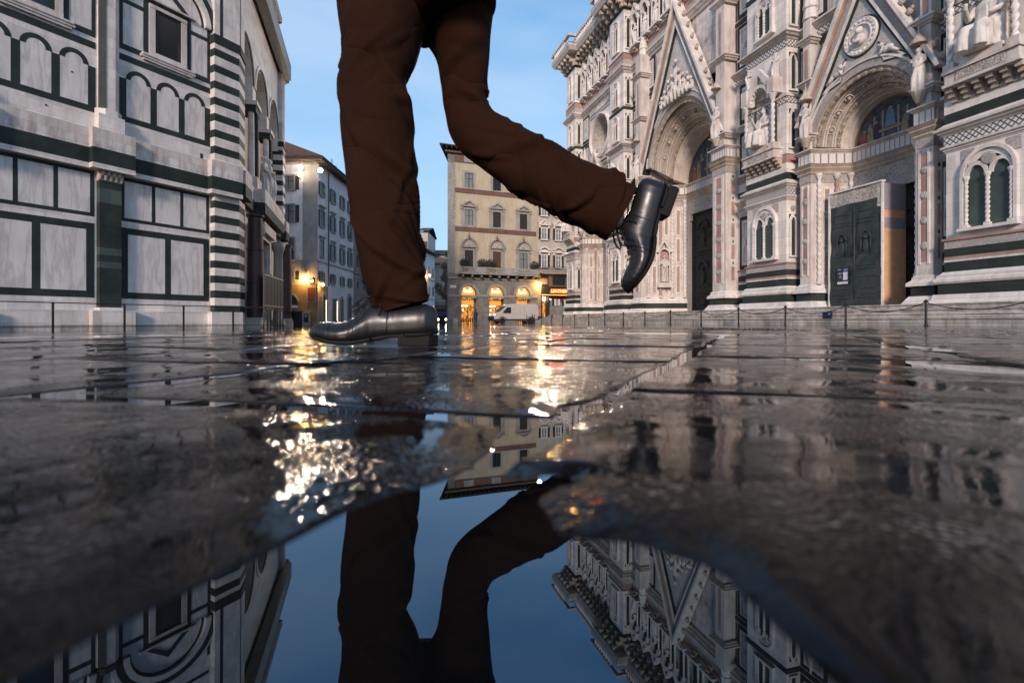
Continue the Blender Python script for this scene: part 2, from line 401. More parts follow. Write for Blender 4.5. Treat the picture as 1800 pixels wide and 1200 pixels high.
def gheight(x, y):
    X = x*CP-y*SP; Z = x*SP+y*CP; r = np.hypot(X, Z)
    Xw = X+vnoise(x, y, .11, 1)*.006+vnoise(x, y, .04, 11)*.002; Zw = Z+vnoise(x, y, .13, 2)*.006+vnoise(x, y, .05, 12)*.002
    q = Xw*math.cos(R(25))-Zw*math.sin(R(25)); pc = Xw*math.sin(R(15))+Zw*math.cos(R(15))
    WQ, LP = .46, .50
    iq = np.floor((q+.108)/WQ); fq = (q+.108)/WQ-iq
    off = np.where(iq == 0, .475, np.where(iq == -1, .325, ((iq*.37) % 1)*LP))
    jp = np.floor((pc-off)/LP); fp = (pc-off)/LP-jp
    dq = np.minimum(fq, 1-fq)*WQ; dp = np.minimum(fp, 1-fp)*LP
    d = np.minimum(dq, dp)
    h1 = np.sin(iq*12.9898+jp*78.233)*43758.5453; h1 = h1-np.floor(h1)
    h2 = np.sin(iq*39.34+jp*11.135)*24634.63; h2 = h2-np.floor(h2)
    h3 = np.sin(iq*7.34+jp*53.1)*9634.63; h3 = h3-np.floor(h3)
    z = .0022+.0026*h1+(fq-.5)*(h2-.5)*.007+(fp-.5)*(h3-.5)*.006
    z += vnoise(x, y, .16, 3)*.0013+vnoise(x, y, .06, 4)*.00045+vnoise(x, y, .022, 5)*.00012
    dw = d*(1+.5*vnoise(x, y, .05, 6))
    z -= .0020*(1-sst(dw, 0, .06))
    z -= .0075*(1-sst(dw, .003, .013))
    pud = (1-sst(pc+vnoise(x, y, .07, 21)*.03+vnoise(x, y, .02, 23)*.006, .150, .195))*sst(q, -.115, -.09)*(1-sst(X+vnoise(x, y, .05, 22)*.025, .04, .09))           # the slab nearest the camera lies under water
    z = z*(1-pud)+pud*(-.006+vnoise(x, y, .05, 8)*.0006)
    near = 1-sst(r, 9, 14)
    worldE = x
    kerb = .03*sst(worldE+vnoise(x, y, 1.2, 9)*.04, 6.0, 6.02)*sst(r, 7.5, 9)
    und = vnoise(x, y, .9, 10)*.004*sst(r, 3, 6)
    return z*near+.003*(1-near)+gslope(x, y)+kerb*1.0+und
def mkmesh(name, x, y, z, nr, na, mat, closed):
    nv = nr*na; co = np.stack([x.ravel(), y.ravel(), z.ravel()], 1).astype(np.float32)
    i, j = np.meshgrid(np.arange(nr-1), np.arange(na if closed else na-1), indexing='ij')
    j2 = (j+1) % na
    q = np.stack([i*na+j, i*na+j2, (i+1)*na+j2, (i+1)*na+j], -1).reshape(-1, 4)
    me = bpy.data.meshes.new(name); me.vertices.add(nv); me.vertices.foreach_set('co', co.ravel())
    me.loops.add(q.size); me.loops.foreach_set('vertex_index', q.ravel().astype(np.int32))
    me.polygons.add(len(q)); me.polygons.foreach_set('loop_start', np.arange(0, q.size, 4, dtype=np.int32))
    me.polygons.foreach_set('loop_total', np.full(len(q), 4, dtype=np.int32))
    me.polygons.foreach_set('use_smooth', np.ones(len(q), dtype=bool))
    me.update(calc_edges=True); me.validate(); me.materials.append(MATS[mat])
    o = bpy.data.objects.new(name, me); C.objects.link(o); return o
def wetmat():
    m, t, b = newmat('wetstone')
    p = pos(t)
    n1 = node(t, 'ShaderNodeTexNoise', {0: p, 'Scale': 3.5, 'Detail': 8, 'Roughness': .65})
    n4 = node(t, 'ShaderNodeTexNoise', {0: p, 'Scale': 60, 'Detail': 6, 'Roughness': .7})
    col = rampn(t, n1.outputs[0], [(.3, (.004, .0038, .004)), (.55, (.009, .008, .0078)), (.75, (.02, .017, .016))])
    t.links.new(mul(t, col, rampn(t, n4.outputs[0], [(.35, (.5, .5, .5)), (.6, (1.3, 1.3, 1.3))])), b.inputs['Base Color'])
    b.inputs['IOR'].default_value = 1.22; b.inputs['Specular Tint'].default_value = (.74, .87, 1, 1)
    n2 = node(t, 'ShaderNodeTexNoise', {0: p, 'Scale': 9, 'Detail': 6, 'Roughness': .6})
    t.links.new(node(t, 'ShaderNodeMapRange', {0: n2.outputs[0], 1: .38, 2: .66, 3: .012, 4: .06}).outputs[0], b.inputs['Roughness'])
    # grain: coarse pimples that catch the lamps, where the film of water is thin
    v = node(t, 'ShaderNodeTexVoronoi', {0: p, 'Scale': 330}, feature='SMOOTH_F1')
    f = node(t, 'ShaderNodeTexNoise', {0: p, 'Scale': 7, 'Detail': 5, 'Roughness': .6})
    fm = node(t, 'ShaderNodeMapRange', {0: f.outputs[0], 1: .47, 2: .60, 3: .03, 4: 1.0})
    h = node(t, 'ShaderNodeMath', {0: v.outputs[0], 1: fm.outputs[0]}, operation='MULTIPLY')
    h2 = node(t, 'ShaderNodeTexNoise', {0: p, 'Scale': 34, 'Detail': 4, 'Roughness': .55})
    bp = node(t, 'ShaderNodeBump', {'Height': h2.outputs[0], 'Strength': .22, 'Distance': .0016})
    bp2 = node(t, 'ShaderNodeBump', {'Height': h.outputs[0], 'Strength': .7, 'Distance': .0020, 'Normal': bp.outputs[0]})
    t.links.new(bp2.outputs[0], b.inputs['Normal'])
    m, t, b = newmat('water')
    b.inputs['Base Color'].default_value = (.004, .004, .004, 1); b.inputs['Roughness'].default_value = .0; b.inputs['IOR'].default_value = 2.05; b.inputs['Specular Tint'].default_value = (.36, .68, 1, 1)
    p = pos(t); n = node(t, 'ShaderNodeTexNoise', {0: p, 'Scale': 6, 'Detail': 2})
    t.links.new(node(t, 'ShaderNodeBump', {'Height': n.outputs[0], 'Strength': .12, 'Distance': .0022}).outputs[0], b.inputs['Normal'])
wetmat()
ang = np.concatenate([np.arange(-58, 58, .14), np.arange(58, 302, 3.)]); ang = np.radians(ang)+PSI
rad = np.concatenate([np.geomspace(.03, 3.2, 760, endpoint=False), np.geomspace(3.2, 20, 190, endpoint=False), np.geomspace(20, 600, 60)])
RR, AA = np.meshgrid(rad, ang, indexing='ij')
gx = RR*np.sin(AA); gy = RR*np.cos(AA); gh = gheight(gx, gy)
struct(mkmesh('ground', gx, gy, gh, len(rad), len(ang), 'wetstone', True))
wm = MB().mat('water'); wm.add([(2.9*math.cos(a*R(5)), 2.9*math.sin(a*R(5)), 0) for a in range(72)], [tuple(range(72))])
o = wm.build('puddle_water'); struct(o)

# ------------------------------------------------------------------ baptistery (left)
K = 2**-.5
BW0 = (-6.44, 28.95); BL = 15.4
bap = thing('baptistery', 'octagonal baptistery of white marble with dark green inlaid frames and striped corner piers', 'baptistery', loc=(0, 0, 0))
def loc_(o, p): o.location = p; return o
def bframe(k):                                   # face k: 0 = the face seen square-on (SE), 1 = the portal face (E), 2 = NE, -1 = S
    a = R(45*(1-k)) if False else None
    # directions along each face, walking so that the outside is on the right
    az = R(45-45*k); ux, uy = math.sin(az), math.cos(az); nx, ny = math.cos(az), -math.sin(az)
    x, y = BW0
    if k == 0: x -= ux*BL; y -= uy*BL
    elif k == 2: x += 0; y += BL
    elif k == -1: x -= K*BL+BL; y -= K*BL
    return frame(x, y, ux, uy, nx, ny)
MBs = {}
def bay_low(T, u0, u1, n1, n2, z_hi=True):
    g = MB(T).mat('green'); p = MB(T).mat('panel')
    def grid(z0, z1, n, fr, mu):
        a, b_ = u0+.07, u1-.07
        g.box(a, b_, 0, .012, z0, z0+fr); g.box(a, b_, 0, .012, z1-fr, z1)
        wpan = (b_-a-2*fr-(n-1)*mu)/n
        g.box(a, a+fr, 0, .012, z0+fr, z1-fr); g.box(b_-fr, b_, 0, .012, z0+fr, z1-fr)
        for i in range(n):
            x0 = a+fr+i*(wpan+mu)
            p.box(x0, x0+wpan, 0, .006, z0+fr, z1-fr)
            if i < n-1: g.box(x0+wpan, x0+wpan+mu, 0, .012, z0+fr, z1-fr)
    grid(1.02, 4.04, n2, .27, .25); grid(4.32, 6.17, n1, .14, .14)
    g.build('green_inlay', bap); p.each('marble_panel', bap)
def bay_arches(T, u0, u1, n):
    g = MB(T).mat('green'); p = MB(T).mat('panel')
    a, b_ = u0, u1; g.box(a, b_, 0, .012, 8.56, 8.8)
    g.box(a, b_, 0, .012, 11.15, 11.42)
    W = (b_-a); pw = (W-(n+1)*.26)/n
    for i in range(n+1):
        x0 = a+i*(pw+.26); g.box(x0, x0+.26, 0, .012, 8.8, 10.4)
        if i < n:
            c = x0+.26+pw/2; p.box(c-pw/2, c+pw/2, 0, .006, 8.8, 10.4)
            p.prism(p.arc(c, 10.4, pw/2-.16, n=14), 0, .006)
            g.ring(c, 10.4, pw/2-.16, pw/2+.02, 0, .012, n=14)
    g.build('blind_arcade', bap); p.build('arcade_panel', bap)
def bay_window(T, u0, u1):
    c = (u0+u1)/2; g = MB(T).mat('green'); p = MB(T).mat('panel')
    g.box(u0, u1, 0, .012, 11.62, 11.86)
    g.box(u0, u0+.13, 0, .012, 11.86, 16.2); g.box(u1-.13, u1, 0, .012, 11.86, 16.2)
    g.box(u0+.13, c-.98, 0, .012, 13.62, 13.8); g.box(c+.98, u1-.13, 0, .012, 13.62, 13.8)
    for a in (c-1.0, c+.82): g.box(a, a+.18, 0, .03, 11.86, 14.1)
    g.box(c-1.0, c+1.0, 0, .034, 14.1, 14.28)
    g.strip([(c-1.05, 14.3), (c, 15.2), (c+1.05, 14.3)], [(c-.8, 14.3), (c, 14.95), (c+.8, 14.3)], 0, .05)
    for a, b_ in ((u0+.13, c-1.0), (c+1.0, u1-.13)):
        p.box(a+.02, b_-.02, 0, .006, 11.88, 13.6); p.box(a+.02, b_-.02, 0, .006, 13.84, 15.6)
    g.ring(c, 14.2, 1.72, 1.86, 0, .014, n=24)
    g.build('green_inlay', bap); p.each('marble_panel', bap)
    f = MB(T).mat('cornice')
    f.box(c-.8, c+.8, 0, .10, 13.95, 14.1); f.box(c-.8, c+.8, 0, .10, 11.8, 12.0)
    f.box(c-.8, c-.55, 0, .08, 12.0, 13.95); f.box(c+.55, c+.8, 0, .08, 12.0, 13.95)
    f.box(c-1.15, c+1.15, 0, .16, 11.62, 11.72); f.box(c-1.05, c+1.05, 0, .12, 11.52, 11.62); f.box(c-1.1, c+1.1, 0, .2, 11.72, 11.8)
    f.box(c-1.2, c+1.2, 0, .16, 14.28, 14.36)
    fo = f.build('window', bap)
    d = MB(T).mat('green'); d.box(c-.55, c-.42, .006, .05, 12.0, 13.95); d.box(c+.42, c+.55, .006, .05, 12.0, 13.95); d.box(c-.42, c+.42, .006, .05, 13.85, 13.95)
    d.mat('darkglass'); d.box(c-.42, c+.42, .0, .015, 12.0, 13.85)
    d.build('window_grille', fo)
def pilaster(T, c):
    s = MB(T).mat('green')
    z = 1.0-.38
    rr = random.Random(int(c*10))
    while z < 5.8:
        h = rr.uniform(.24, .34); zz = min(5.8, z+h)
        s.mat(rr.choice(['green', 'green', 'greenblue', 'green'])); s.box(c-.39, c+.39, -.02, .26+rr.uniform(0, .004), z, zz); z = zz
    s.mat('white'); s.box(c-.46, c+.46, -.02, .36, -.15, .5); s.hprism([(c-.5, -.02), (c+.5, -.02), (c+.44, .42), (c-.44, .42)], .5, .56); s.box(c-.43, c+.43, -.02, .33, .56, .62)
    s.build('pilaster', bap)
    q = MB(T).mat('tan')                         # leaf capital: flared block with two rows of leaves
    for k_, (z0, z1, a0, a1) in enumerate(((5.8, 6.0, .40, .43), (6.0, 6.22, .42, .50))):
        q.strip([(c-a0, z0), (c-a1, z1)], [(c+a0, z0), (c+a1, z1)], -.02, .26+.06*k_)
        for i in range(5-k_):
            u = c+(i-(4-k_)/2)*.19
            q.ell((u, .28+.06*k_, (z0+z1)/2+.02), (.075, .07, .12)); q.ell((u, .34+.06*k_, z1-.03), (.06, .05, .04))
    for sg in (-1, 1): q.wheel(c+sg*.4, 6.27, [(.1, .22), (.12, .36), (.02, .40)], 12)
    q.box(c-.52, c+.52, -.02, .4, 6.32, 6.42)
    q.build('capital', bap, smooth=False)
    h = MB(T).mat('white')                       # upper half-octagon shaft
    h.hprism([(c-.36, -.02), (c-.36, .1), (c-.17, .27), (c+.17, .27), (c+.36, .1), (c+.36, -.02)], 8.75, 14.1)
    h.box(c-.46, c+.46, -.02, .38, 7.78, 8.5); h.hprism([(c-.46, -.02), (c-.46, .12), (c-.22, .36), (c+.22, .36), (c+.46, .12), (c+.46, -.02)], 8.5, 8.75)
    h.mat('green'); h.hprism([(c-.37, .105), (c-.18, .295), (c-.165, .28), (c-.355, .09)], 8.76, 14.1)
    h.hprism([(c-.42, -.02), (c-.42, .14), (c-.2, .34), (c+.2, .34), (c+.42, .14), (c+.42, -.02)], 14.1, 14.35)
    h.build('upper_pilaster', bap)
def cpath(z, extra=0):                           # plan path of a face with projecting corner piers and pilasters
    pass
def face_bands(T, full=True):
    L = BL; pr = .35
    path = [(L+.145, pr), (L-1.12, pr), (L-1.12, 0)]
    for c in (L-5.4, 5.4): path += [(c+.46, 0), (c+.46, .3), (c-.46, .3), (c-.46, 0)]
    path += [(1.12, 0), (1.12, pr), (-.145, pr)]
    def S(mat, prof, nm, pth=path): MB(T).mat(mat).sweep(pth, prof).build(nm, bap)
    S('white', [(-.3, 6.2), (.02, 6.2), (.02, 6.40), (-.3, 6.40)], 'frieze')
    S('green', [(-.3, 6.40), (.03, 6.40), (.04, 6.62), (.09, 6.7), (.10, 6.93), (.16, 7.02), (-.3, 7.02)], 'architrave')
    S('white2', [(-.3, 7.02), (.03, 7.02), (.03, 7.45), (-.3, 7.45)], 'frieze')
    S('cornice', [(-.3, 7.45), (.06, 7.45), (.10, 7.52), (.13, 7.53), (.17, 7.6), (.2, 7.61), (.27, 7.68), (.27, 7.75), (-.3, 7.8)], 'cornice')
    # stepped base
    S('white', [(-.3, .5), (.03, .5), (.06, .2), (.20, .1), (.24, .1), (.24, -.08), (-.3, -.08)], 'base_moulding')
    S('steps', [(-.3, -.08), (.5, -.08), (.5, -.24), (.62, -.24), (.62, -.36), (.85, -.36), (.85, -.6), (-.3, -.6)], 'plinth_step')
def corner_pier(T, u0, u1, end):                 # striped pier end of a face, one box per course
    s = MB(T); z = -.1; k_ = 0
    s.mat('white').box(u0, u1, -.35, .35, -.1, .46)
    z = .46
    while z < 6.2:
        h = .36 if k_ % 2 == 0 else .37
        s.mat('green' if k_ % 2 == 0 else 'white').box(u0, u1, -.35, .35+(.004 if k_ % 2 else 0), z, min(z+h, 6.2)); z += h; k_ += 1
    s.build('striped_corner_pier', bap); s = MB(T)
    z = 7.8; k_ = 1
    while z < 13.6:
        h = .37 if k_ % 2 == 0 else .42
        s.mat('green' if k_ % 2 == 0 else 'white').box(u0, u1, -.35, .35+(.004 if k_ % 2 else 0), z, min(z+h, 13.6)); z += h; k_ += 1
    s.mat('green').box(u0-.04, u1+(.06 if end else 0), -.35, .42, 13.6, 14.0)
    s.mat('white').box(u0+.02, u1, -.35, .33, 14.0, 19.4)
    s.mat('green').box(u0+.28, u0+.42, .325, .342, 14.0, 19.2)
    s.build('upper_corner_pier', bap)
def upper_face(T, windows=True):
    L = BL
    for c in (L-3.05, L/2, 3.05):
        g = MB(T).mat('green'); g.ring(c, 14.2, 1.86, 2.12, .0, .20, n=28); g.ring(c, 14.2, 1.5, 1.62, 0, .014, n=28)
        g.mat('white'); g.ring(c, 14.2, 1.62, 1.86, 0, .20, n=28); g.ring(c, 14.2, 2.12, 2.3, 0, .12, n=28)
        g.build('arch', bap)
    w_ = MB(T)
    w_.mat('green')
    for c in (L-3.05-2.33, 3.05+2.33): w_.strip([(c-.3, 19.0), (c, 16.6), (c+.3, 19.0)], [(c-.18, 18.9), (c, 17.2), (c+.18, 18.9)], 0, .014)
    w_.box(1.2, L-1.2, 0, .014, 16.95, 17.1); w_.box(1.2, L-1.2, 0, .014, 18.9, 19.1)
    w_.build('green_inlay', bap)
    pth = [(L+.04, .1), (-.04, .1)]
    MB(T).mat('greytrim').sweep(pth, [(-.7, 19.3), (-.1, 19.3), (-.06, 19.55), (.05, 19.65), (.09, 19.85), (.24, 20.1), (.30, 20.35), (.30, 20.45), (-.7, 20.5)]).build('upper_cornice', bap)
    a = MB(T).mat('white').box(-.1, L+.1, -1.4, -.4, 20.4, 24.0)
    a.mat('green')
    for i in range(7): a.box(1.2+i*1.95, 2.9+i*1.95, -.4, -.385, 21.0, 23.2)
    a.mat('panel')
    for i in range(7): a.box(1.35+i*1.95, 2.75+i*1.95, -.385, -.378, 21.15, 23.05)
    a.mat('cornice').sweep([(L+.1, -.4), (-.1, -.4)], [(-.5, 23.8), (.05, 23.8), (.3, 24.05), (.42, 24.2), (-.5, 24.3)])
    a.build('attic', bap)
def wall_core(T, holes=False):
    MB(T).mat('white').box(-.1, BL+.1, -1.2, 0, -.6, 20.4).build('wall', bap)
T0 = bframe(0)
wall_core(T0); face_bands(T0); upper_face(T0)
corner_pier(T0, BL-1.12, BL+.145, 1); corner_pier(T0, -.145, 1.12, 0)
for c in (BL-5.4, 5.4): pilaster(T0, c)
for a, b_, n1, n2 in ((BL-5.0, BL-1.12, 3, 2), (5.8, BL-5.8, 3, 2), (1.12, 5.0, 3, 2)):
    bay_low(T0, a, b_, n1, n2); bay_arches(T0, a+.02, b_-.02, 3); bay_window(T0, a+.02, b_-.02)
# small putlog holes in the frieze
h = MB(T0).mat('dark')
for u, z, a, b_ in ((BL-1.55, 7.95, .06, .17), (BL-1.25, 7.83, .03, .04), (BL-1.27, 3.3, .04, .09), (BL-7.4, 8.3, .03, .03), (BL-5.3, 7.2, .03, .03), (BL-1.5, 11.3, .05, .08), (BL-6.6, 9.9, .03, .03)):
    h.box(u-a, u+a, 0, .016, z-b_, z+b_)
h.build('putlog_holes', bap)
# east (portal) face: open arches above, door between porphyry columns below
T1 = bframe(1)
face_b = T1
wl = MB(T1).mat('white'); L = BL
wl.box(-.1, L+.1, -1.6, -.9, 7.6, 20.4); wl.box(-.1, L/2-2.1, -1.6, 0, -.6, 7.6); wl.box(L/2+2.1, L+.1, -1.6, 0, -.6, 7.6); wl.box(L/2-2.1, L/2+2.1, -1.6, 0, 6.6, 7.6); wl.box(L/2-2.1, L/2+2.1, -1.6, -1.1, -.6, 6.6)
# spandrel wall in front with three arched openings
cs = (3.05, L/2, L-3.05)
edges = [0, 5.3, L-5.3, L]
for i, c in enumerate(cs):
    arc_ = wl.arc(c, 14.2, 1.86, n=24); e0, e1 = edges[i], edges[i+1]
    top = [(e0+(e1-e0)*k_/24, 20.4) for k_ in range(25)]
    wl.strip(arc_, top, -.9, 0); wl.prism([(e0, 14.2), (c-1.86, 14.2), (e0, 20.4)], -.9, 0); wl.prism([(e1, 14.2), (e1, 20.4), (c+1.86, 14.2)], -.9, 0); wl.box(e0, c-1.86, -.9, 0, 13.2, 14.2+.001); wl.box(c+1.86, e1, -.9, 0, 13.2, 14.2+.001)
wl.build('wall', bap)
for c in cs:
    MB(T1).mat('greentrim' if 'greentrim' in MATS else 'green').ring(c, 14.2, 1.9, 2.06, 0, .04, n=24).mat('white').ring(c, 14.2, 2.06, 2.25, 0, .09, n=24).build('arch', bap)
MB(T1).mat('tan').box(1.2, L-1.2, -.899, -.88, 7.8, 17).build('recess_wall', bap)
for c in (5.3, L-5.3):
    q = MB(T1).mat('white'); q.lathe(c-.3, -.1, [(8.7, .2), (12.6, .17)], 12); q.mat('green').lathe(c+.12, .05, [(8.7, .2), (12.6, .18)], 12); q.mat('white').lathe(c+.5, -.1, [(8.7, .2), (12.6, .17)], 12)
    q.mat('green').hprism([(c-.5, -.6), (c-.5, .2), (c+.7, .2), (c+.7, -.6)], 12.6, 13.0); q.mat('white').hprism([(c-.56, -.6), (c-.56, .28), (c+.76, .28), (c+.76, -.6)], 13.0, 13.25); q.mat('white2').hprism([(c-.6, -.6), (c-.6, .3), (c+.8, .3), (c+.8, -.6)], 7.8, 8.7)
    q.build('upper_columns', bap)
corner_pier(T1, -.145, 1.12, 0); corner_pier(T1, L-1.12, L+.145, 1)
pth = [(L+.145, .35), (L-1.12, .35), (L-1.12, 0), (L-4.3, 0), (L-4.3, .55), (4.3, .55), (4.3, 0), (1.12, 0), (1.12, .35), (-.145, .35)]
for mt, prof, nm in (('green', [(-.3, 6.40), (.03, 6.40), (.04, 6.62), (.09, 6.7), (.10, 6.93), (.16, 7.02), (-.3, 7.02)], 'architrave'), ('white2', [(-.3, 7.02), (.03, 7.02), (.03, 7.45), (-.3, 7.45)], 'frieze'), ('cornice', [(-.3, 7.45), (.06, 7.45), (.13, 7.53), (.2, 7.61), (.27, 7.68), (.27, 7.75), (-.3, 7.8)], 'cornice')):
    MB(T1).mat(mt).sweep(pth, prof).build(nm, bap)
MB(T1).mat('greytrim').sweep([(L+.04, .1), (-.04, .1)], [(-.7, 19.3), (-.1, 19.3), (-.06, 19.55), (.05, 19.65), (.09, 19.85), (.24, 20.1), (.30, 20.35), (.30, 20.45), (-.7, 20.5)]).build('upper_cornice', bap)
a = MB(T1).mat('white').box(-.1, L+.1, -1.4, -.4, 20.4, 24.0).mat('green')
for i in range(7): a.box(1.2+i*1.95, 2.9+i*1.95, -.4, -.385, 21.0, 23.2)
a.mat('cornice').sweep([(L+.1, -.4), (-.1, -.4)], [(-.5, 23.8), (.05, 23.8), (.3, 24.05), (.42, 24.2), (-.5, 24.3)]); a.build('attic', bap)
# portal: door, columns, entablature
q = MB(T1).mat('bronze').box(L/2-1.6, L/2+1.6, -1.1, -.8, -.3, 5.2)
for i in range(5):
    for sg in (-1, 1): q.box(L/2+sg*.8-.62, L/2+sg*.8+.62, -.8, -.76, -.1+i*1.05, .8+i*1.05)
q.build('bronze_door', bap)
q = MB(T1).mat('white2')
for sg in (-1, 1): q.box(L/2+sg*1.85-.25, L/2+sg*1.85+.25, -1.1, .25, -.35, 5.3)
q.box(L/2-2.1, L/2+2.1, -1.1, .25, 5.3, 5.6); q.mat('cornice').sweep([(L/2+2.1, .25), (L/2-2.1, .25)], [(-.3, 5.6), (.1, 5.6), (.3, 5.9), (.5, 6.0), (.5, 6.15), (-.3, 6.2)])
q.build('door_surround', bap)
for u in (1.9, 13.35):
    q = MB(T1).mat('porphyry').lathe(u, .7, [(.25, .42), (2.1, .415), (2.12, .44), (2.2, .44), (2.22, .41), (3.9, .4), (3.92, .43), (4.0, .43), (4.02, .39), (5.7, .37)], 20)
    q.mat('tan').box(u-.48, u+.48, .2, 1.2, -.4, .1).box(u-.42, u+.42, .28, 1.12, .1, .25)
    q.mat('porphyry').lathe(u, .7, [(5.7, .38), (5.75, .46), (5.85, .46)], 20)
    q.build('porphyry_column', bap, smooth=False)
for u in (3.9, 11.4):
    q = MB(T1).mat('greytrim').lathe(u, .45, [(-.3, .5), (-.1, .5), (0, .42), (.1, .45), (.2, .36), (5.0, .31), (5.05, .36), (5.3, .42), (5.7, .52)], 18)
    q.build('portal_column', bap, smooth=True)
# north-east and south faces, plain but real, and the pyramid roof
for k_ in (2, -1):
    Tk = bframe(k_); wall_core(Tk); face_bands(Tk); upper_face(Tk); corner_pier(Tk, L-1.12, L+.145, 1); corner_pier(Tk, -.145, 1.12, 0)
    for c in (L-5.4, 5.4): pilaster(Tk, c)
    if k_ == -1:
        for a_, b_ in ((L-5.0, L-1.12), (5.8, L-5.8), (1.12, 5.0)): bay_low(Tk, a_, b_, 3, 2); bay_arches(Tk, a_+.02, b_-.02, 3)
cx_, cy_ = BW0[0]-L*(.5+K), BW0[1]+L/2
rf = MB().mat('white'); Rr = L/2/math.sin(R(22.5))-.6
P8 = [(cx_+Rr*math.cos(R(22.5+45*i)), cy_+Rr*math.sin(R(22.5+45*i))) for i in range(8)]
rf.add([(x, y, 24.2) for x, y in P8]+[(cx_, cy_, 31)], [(i, (i+1) % 8, 8) for i in range(8)]+[tuple(range(7, -1, -1))])
rf.hprism([(x, y) for x, y in [(cx_+(Rr-1.0)*math.cos(R(22.5+45*i)), cy_+(Rr-1.0)*math.sin(R(22.5+45*i))) for i in range(8)]], -.5, 24.2)
rf.build('roof', bap)

# railing along the baptistery, on the pavement
rl = thing('metal_railing', 'thin rust-brown railing in front of the green and white marble wall', 'railing')
px_ = [10.6-BL+0, 0]
Tr = frame(BW0[0]-K*BL+K*2.6, BW0[1]-K*BL-K*2.6, K, K, K, -K)
us = [15.4-8.1+i*2.16-4.32 for i in range(7)]
def trz(u): x, y, _ = Tr(u, 0, 0); return gz(x, y)
for u in us:
    z = trz(u); MB(Tr).mat('ironred').box(u-.028, u+.028, -.028, .028, z-.05, z+1.02).build('post', rl)
for dz, r_ in ((1.0, .018), (.17, .010)):
    q = MB().mat('ironred').tube([Tr(u, 0, trz(u)+dz) for u in us], r_, 6); q.build('rail', rl)

# statue maker --------------------------------------------------------------
def statue_mesh(kind, seed=0, mat='statue'):
    r_ = random.Random(seed); b = MB().mat(mat)
    def loft(rings, n=26, folds=9, amp=.10):
        vs = []; fs = []
        for z, cx, cy, rx, ry in rings:
            for i in range(n):
                a = 2*math.pi*i/n; k_ = 1+amp*math.sin(folds*a+z*3+seed)*(1 if z < .62 else .4)
                vs.append((cx+rx*k_*math.cos(a), cy+ry*k_*math.sin(a), z))
        for j in range(len(rings)-1):
            for i in range(n): fs.append((j*n+i, j*n+(i+1) % n, (j+1)*n+(i+1) % n, (j+1)*n+i))
        fs += [tuple(range(n-1, -1, -1)), tuple((len(rings)-1)*n+i for i in range(n))]
        b.add(vs, fs)
    # unit height 1, facing +y (outward)
    if kind == 'stand':
        s = r_.choice((-1, 1))
        loft([(0, 0, 0, .15, .12), (.12, 0, .0, .135, .11), (.35, .01*s, .01, .125, .10), (.5, .015*s, .01, .125, .095), (.6, .01*s, 0, .11, .085), (.72, 0, 0, .12, .08), (.80, 0, 0, .13, .075), (.845, 0, 0, .06, .05), (.88, 0, 0, .035, .035)])
        b.ell((0, .015, .925), (.052, .058, .07)); b.ell((0, -.012, .94), (.062, .06, .065)); b.ell((0, .07, .92), (.012, .016, .018))
        b.tube([(-.12, 0, .79), (-.16, .03, .65), (-.06, .12, .60+.05*s)], [.04, .036, .028]); b.tube([(.12, 0, .79), (.16, .03, .64), (.07, .12, .60-.04*s+.05)], [.04, .036, .028])
        b.tube([(-.07*s, .1, .02), (-.05*s, .13, .3), (.04*s, .12, .55), (.10*s, .06, .72)], [.03, .035, .035, .03])
        if seed % 2: b.box(-.05, .05, .10, .14, .55, .68)
    else:
        loft([(0, 0, .10, .22, .22), (.15, 0, .12, .21, .21), (.33, 0, .12, .21, .20), (.42, 0, .08, .20, .19), (.47, 0, 0, .17, .13), (.62, 0, -.03, .17, .10), (.74, 0, -.03, .19, .10), (.80, 0, -.03, .13, .08), (.84, 0, -.02, .05, .05), (.87, 0, -.01, .04, .04)], amp=.07)
        b.ell((-.10, .25, .34), (.085, .12, .085)); b.ell((.10, .25, .34), (.085, .12, .085))
        b.tube([(-.10, .33, .36), (-.12, .36, .18), (-.12, .36, 0)], [.07, .075, .09]); b.tube([(.10, .33, .36), (.12, .36, .18), (.12, .36, 0)], [.07, .075, .09])
        b.ell((0, .0, .925), (.058, .065, .075)); b.ell((0, .065, .92), (.013, .018, .02))
        if seed % 2: b.lathe(0, 0, [(.95, .06), (1.0, .05), (1.09, .005)], 12)
        b.tube([(-.17, -.02, .76), (-.22, .05, .58), (-.13, .2, .52)], [.055, .05, .035]); b.tube([(.17, -.02, .76), (.23, .06, .60), (.18, .2, .72), (.16, .22, .8)], [.055, .05, .035, .03])
        b.box(-.15, -.02, .22, .26, .44, .60); b.box(-.24, .24, -.12, .05, 0, .5)
    o = b.build('statue', smooth=True); me = o.data
    md = o.modifiers.new('r', 'REMESH'); md.mode = 'VOXEL'; md.voxel_size = .013; md.use_smooth_shade = True
    dg = bpy.context.evaluated_depsgraph_get(); me2 = bpy.data.meshes.new_from_object(o.evaluated_get(dg)); me2.name = 'statue_'+kind
    bpy.data.objects.remove(o); return me2
ST = {('stand', i): statue_mesh('stand', i) for i in range(3)}; ST[('seat', 1)] = statue_mesh('seat', 1); ST[('seat', 2)] = statue_mesh('seat', 2)
def statue(p, h, az, label, key=('stand', 0), group=None, name='marble_statue'):
    o = bpy.data.objects.new(name, ST[key]); C.objects.link(o); o.location = p; o.scale = (h, h, h); o.rotation_euler = (0, 0, az)
    return tag(o, label, 'statue', group)
WEST = R(90)     # statues look towards west (-x): local +y -> -x
p1 = T1(L/2-.9, .5, 7.85)
statue(T1(L/2-1.1, .35, 7.8), 2.7, R(-90), 'marble figure nearest the camera in the group above the baptistery door', ('stand', 0), 'sculpture group above the baptistery door')
statue(T1(L/2+.1, .4, 7.8), 2.9, R(-70), 'middle marble figure of the group above the baptistery door', ('stand', 1), 'sculpture group above the baptistery door')
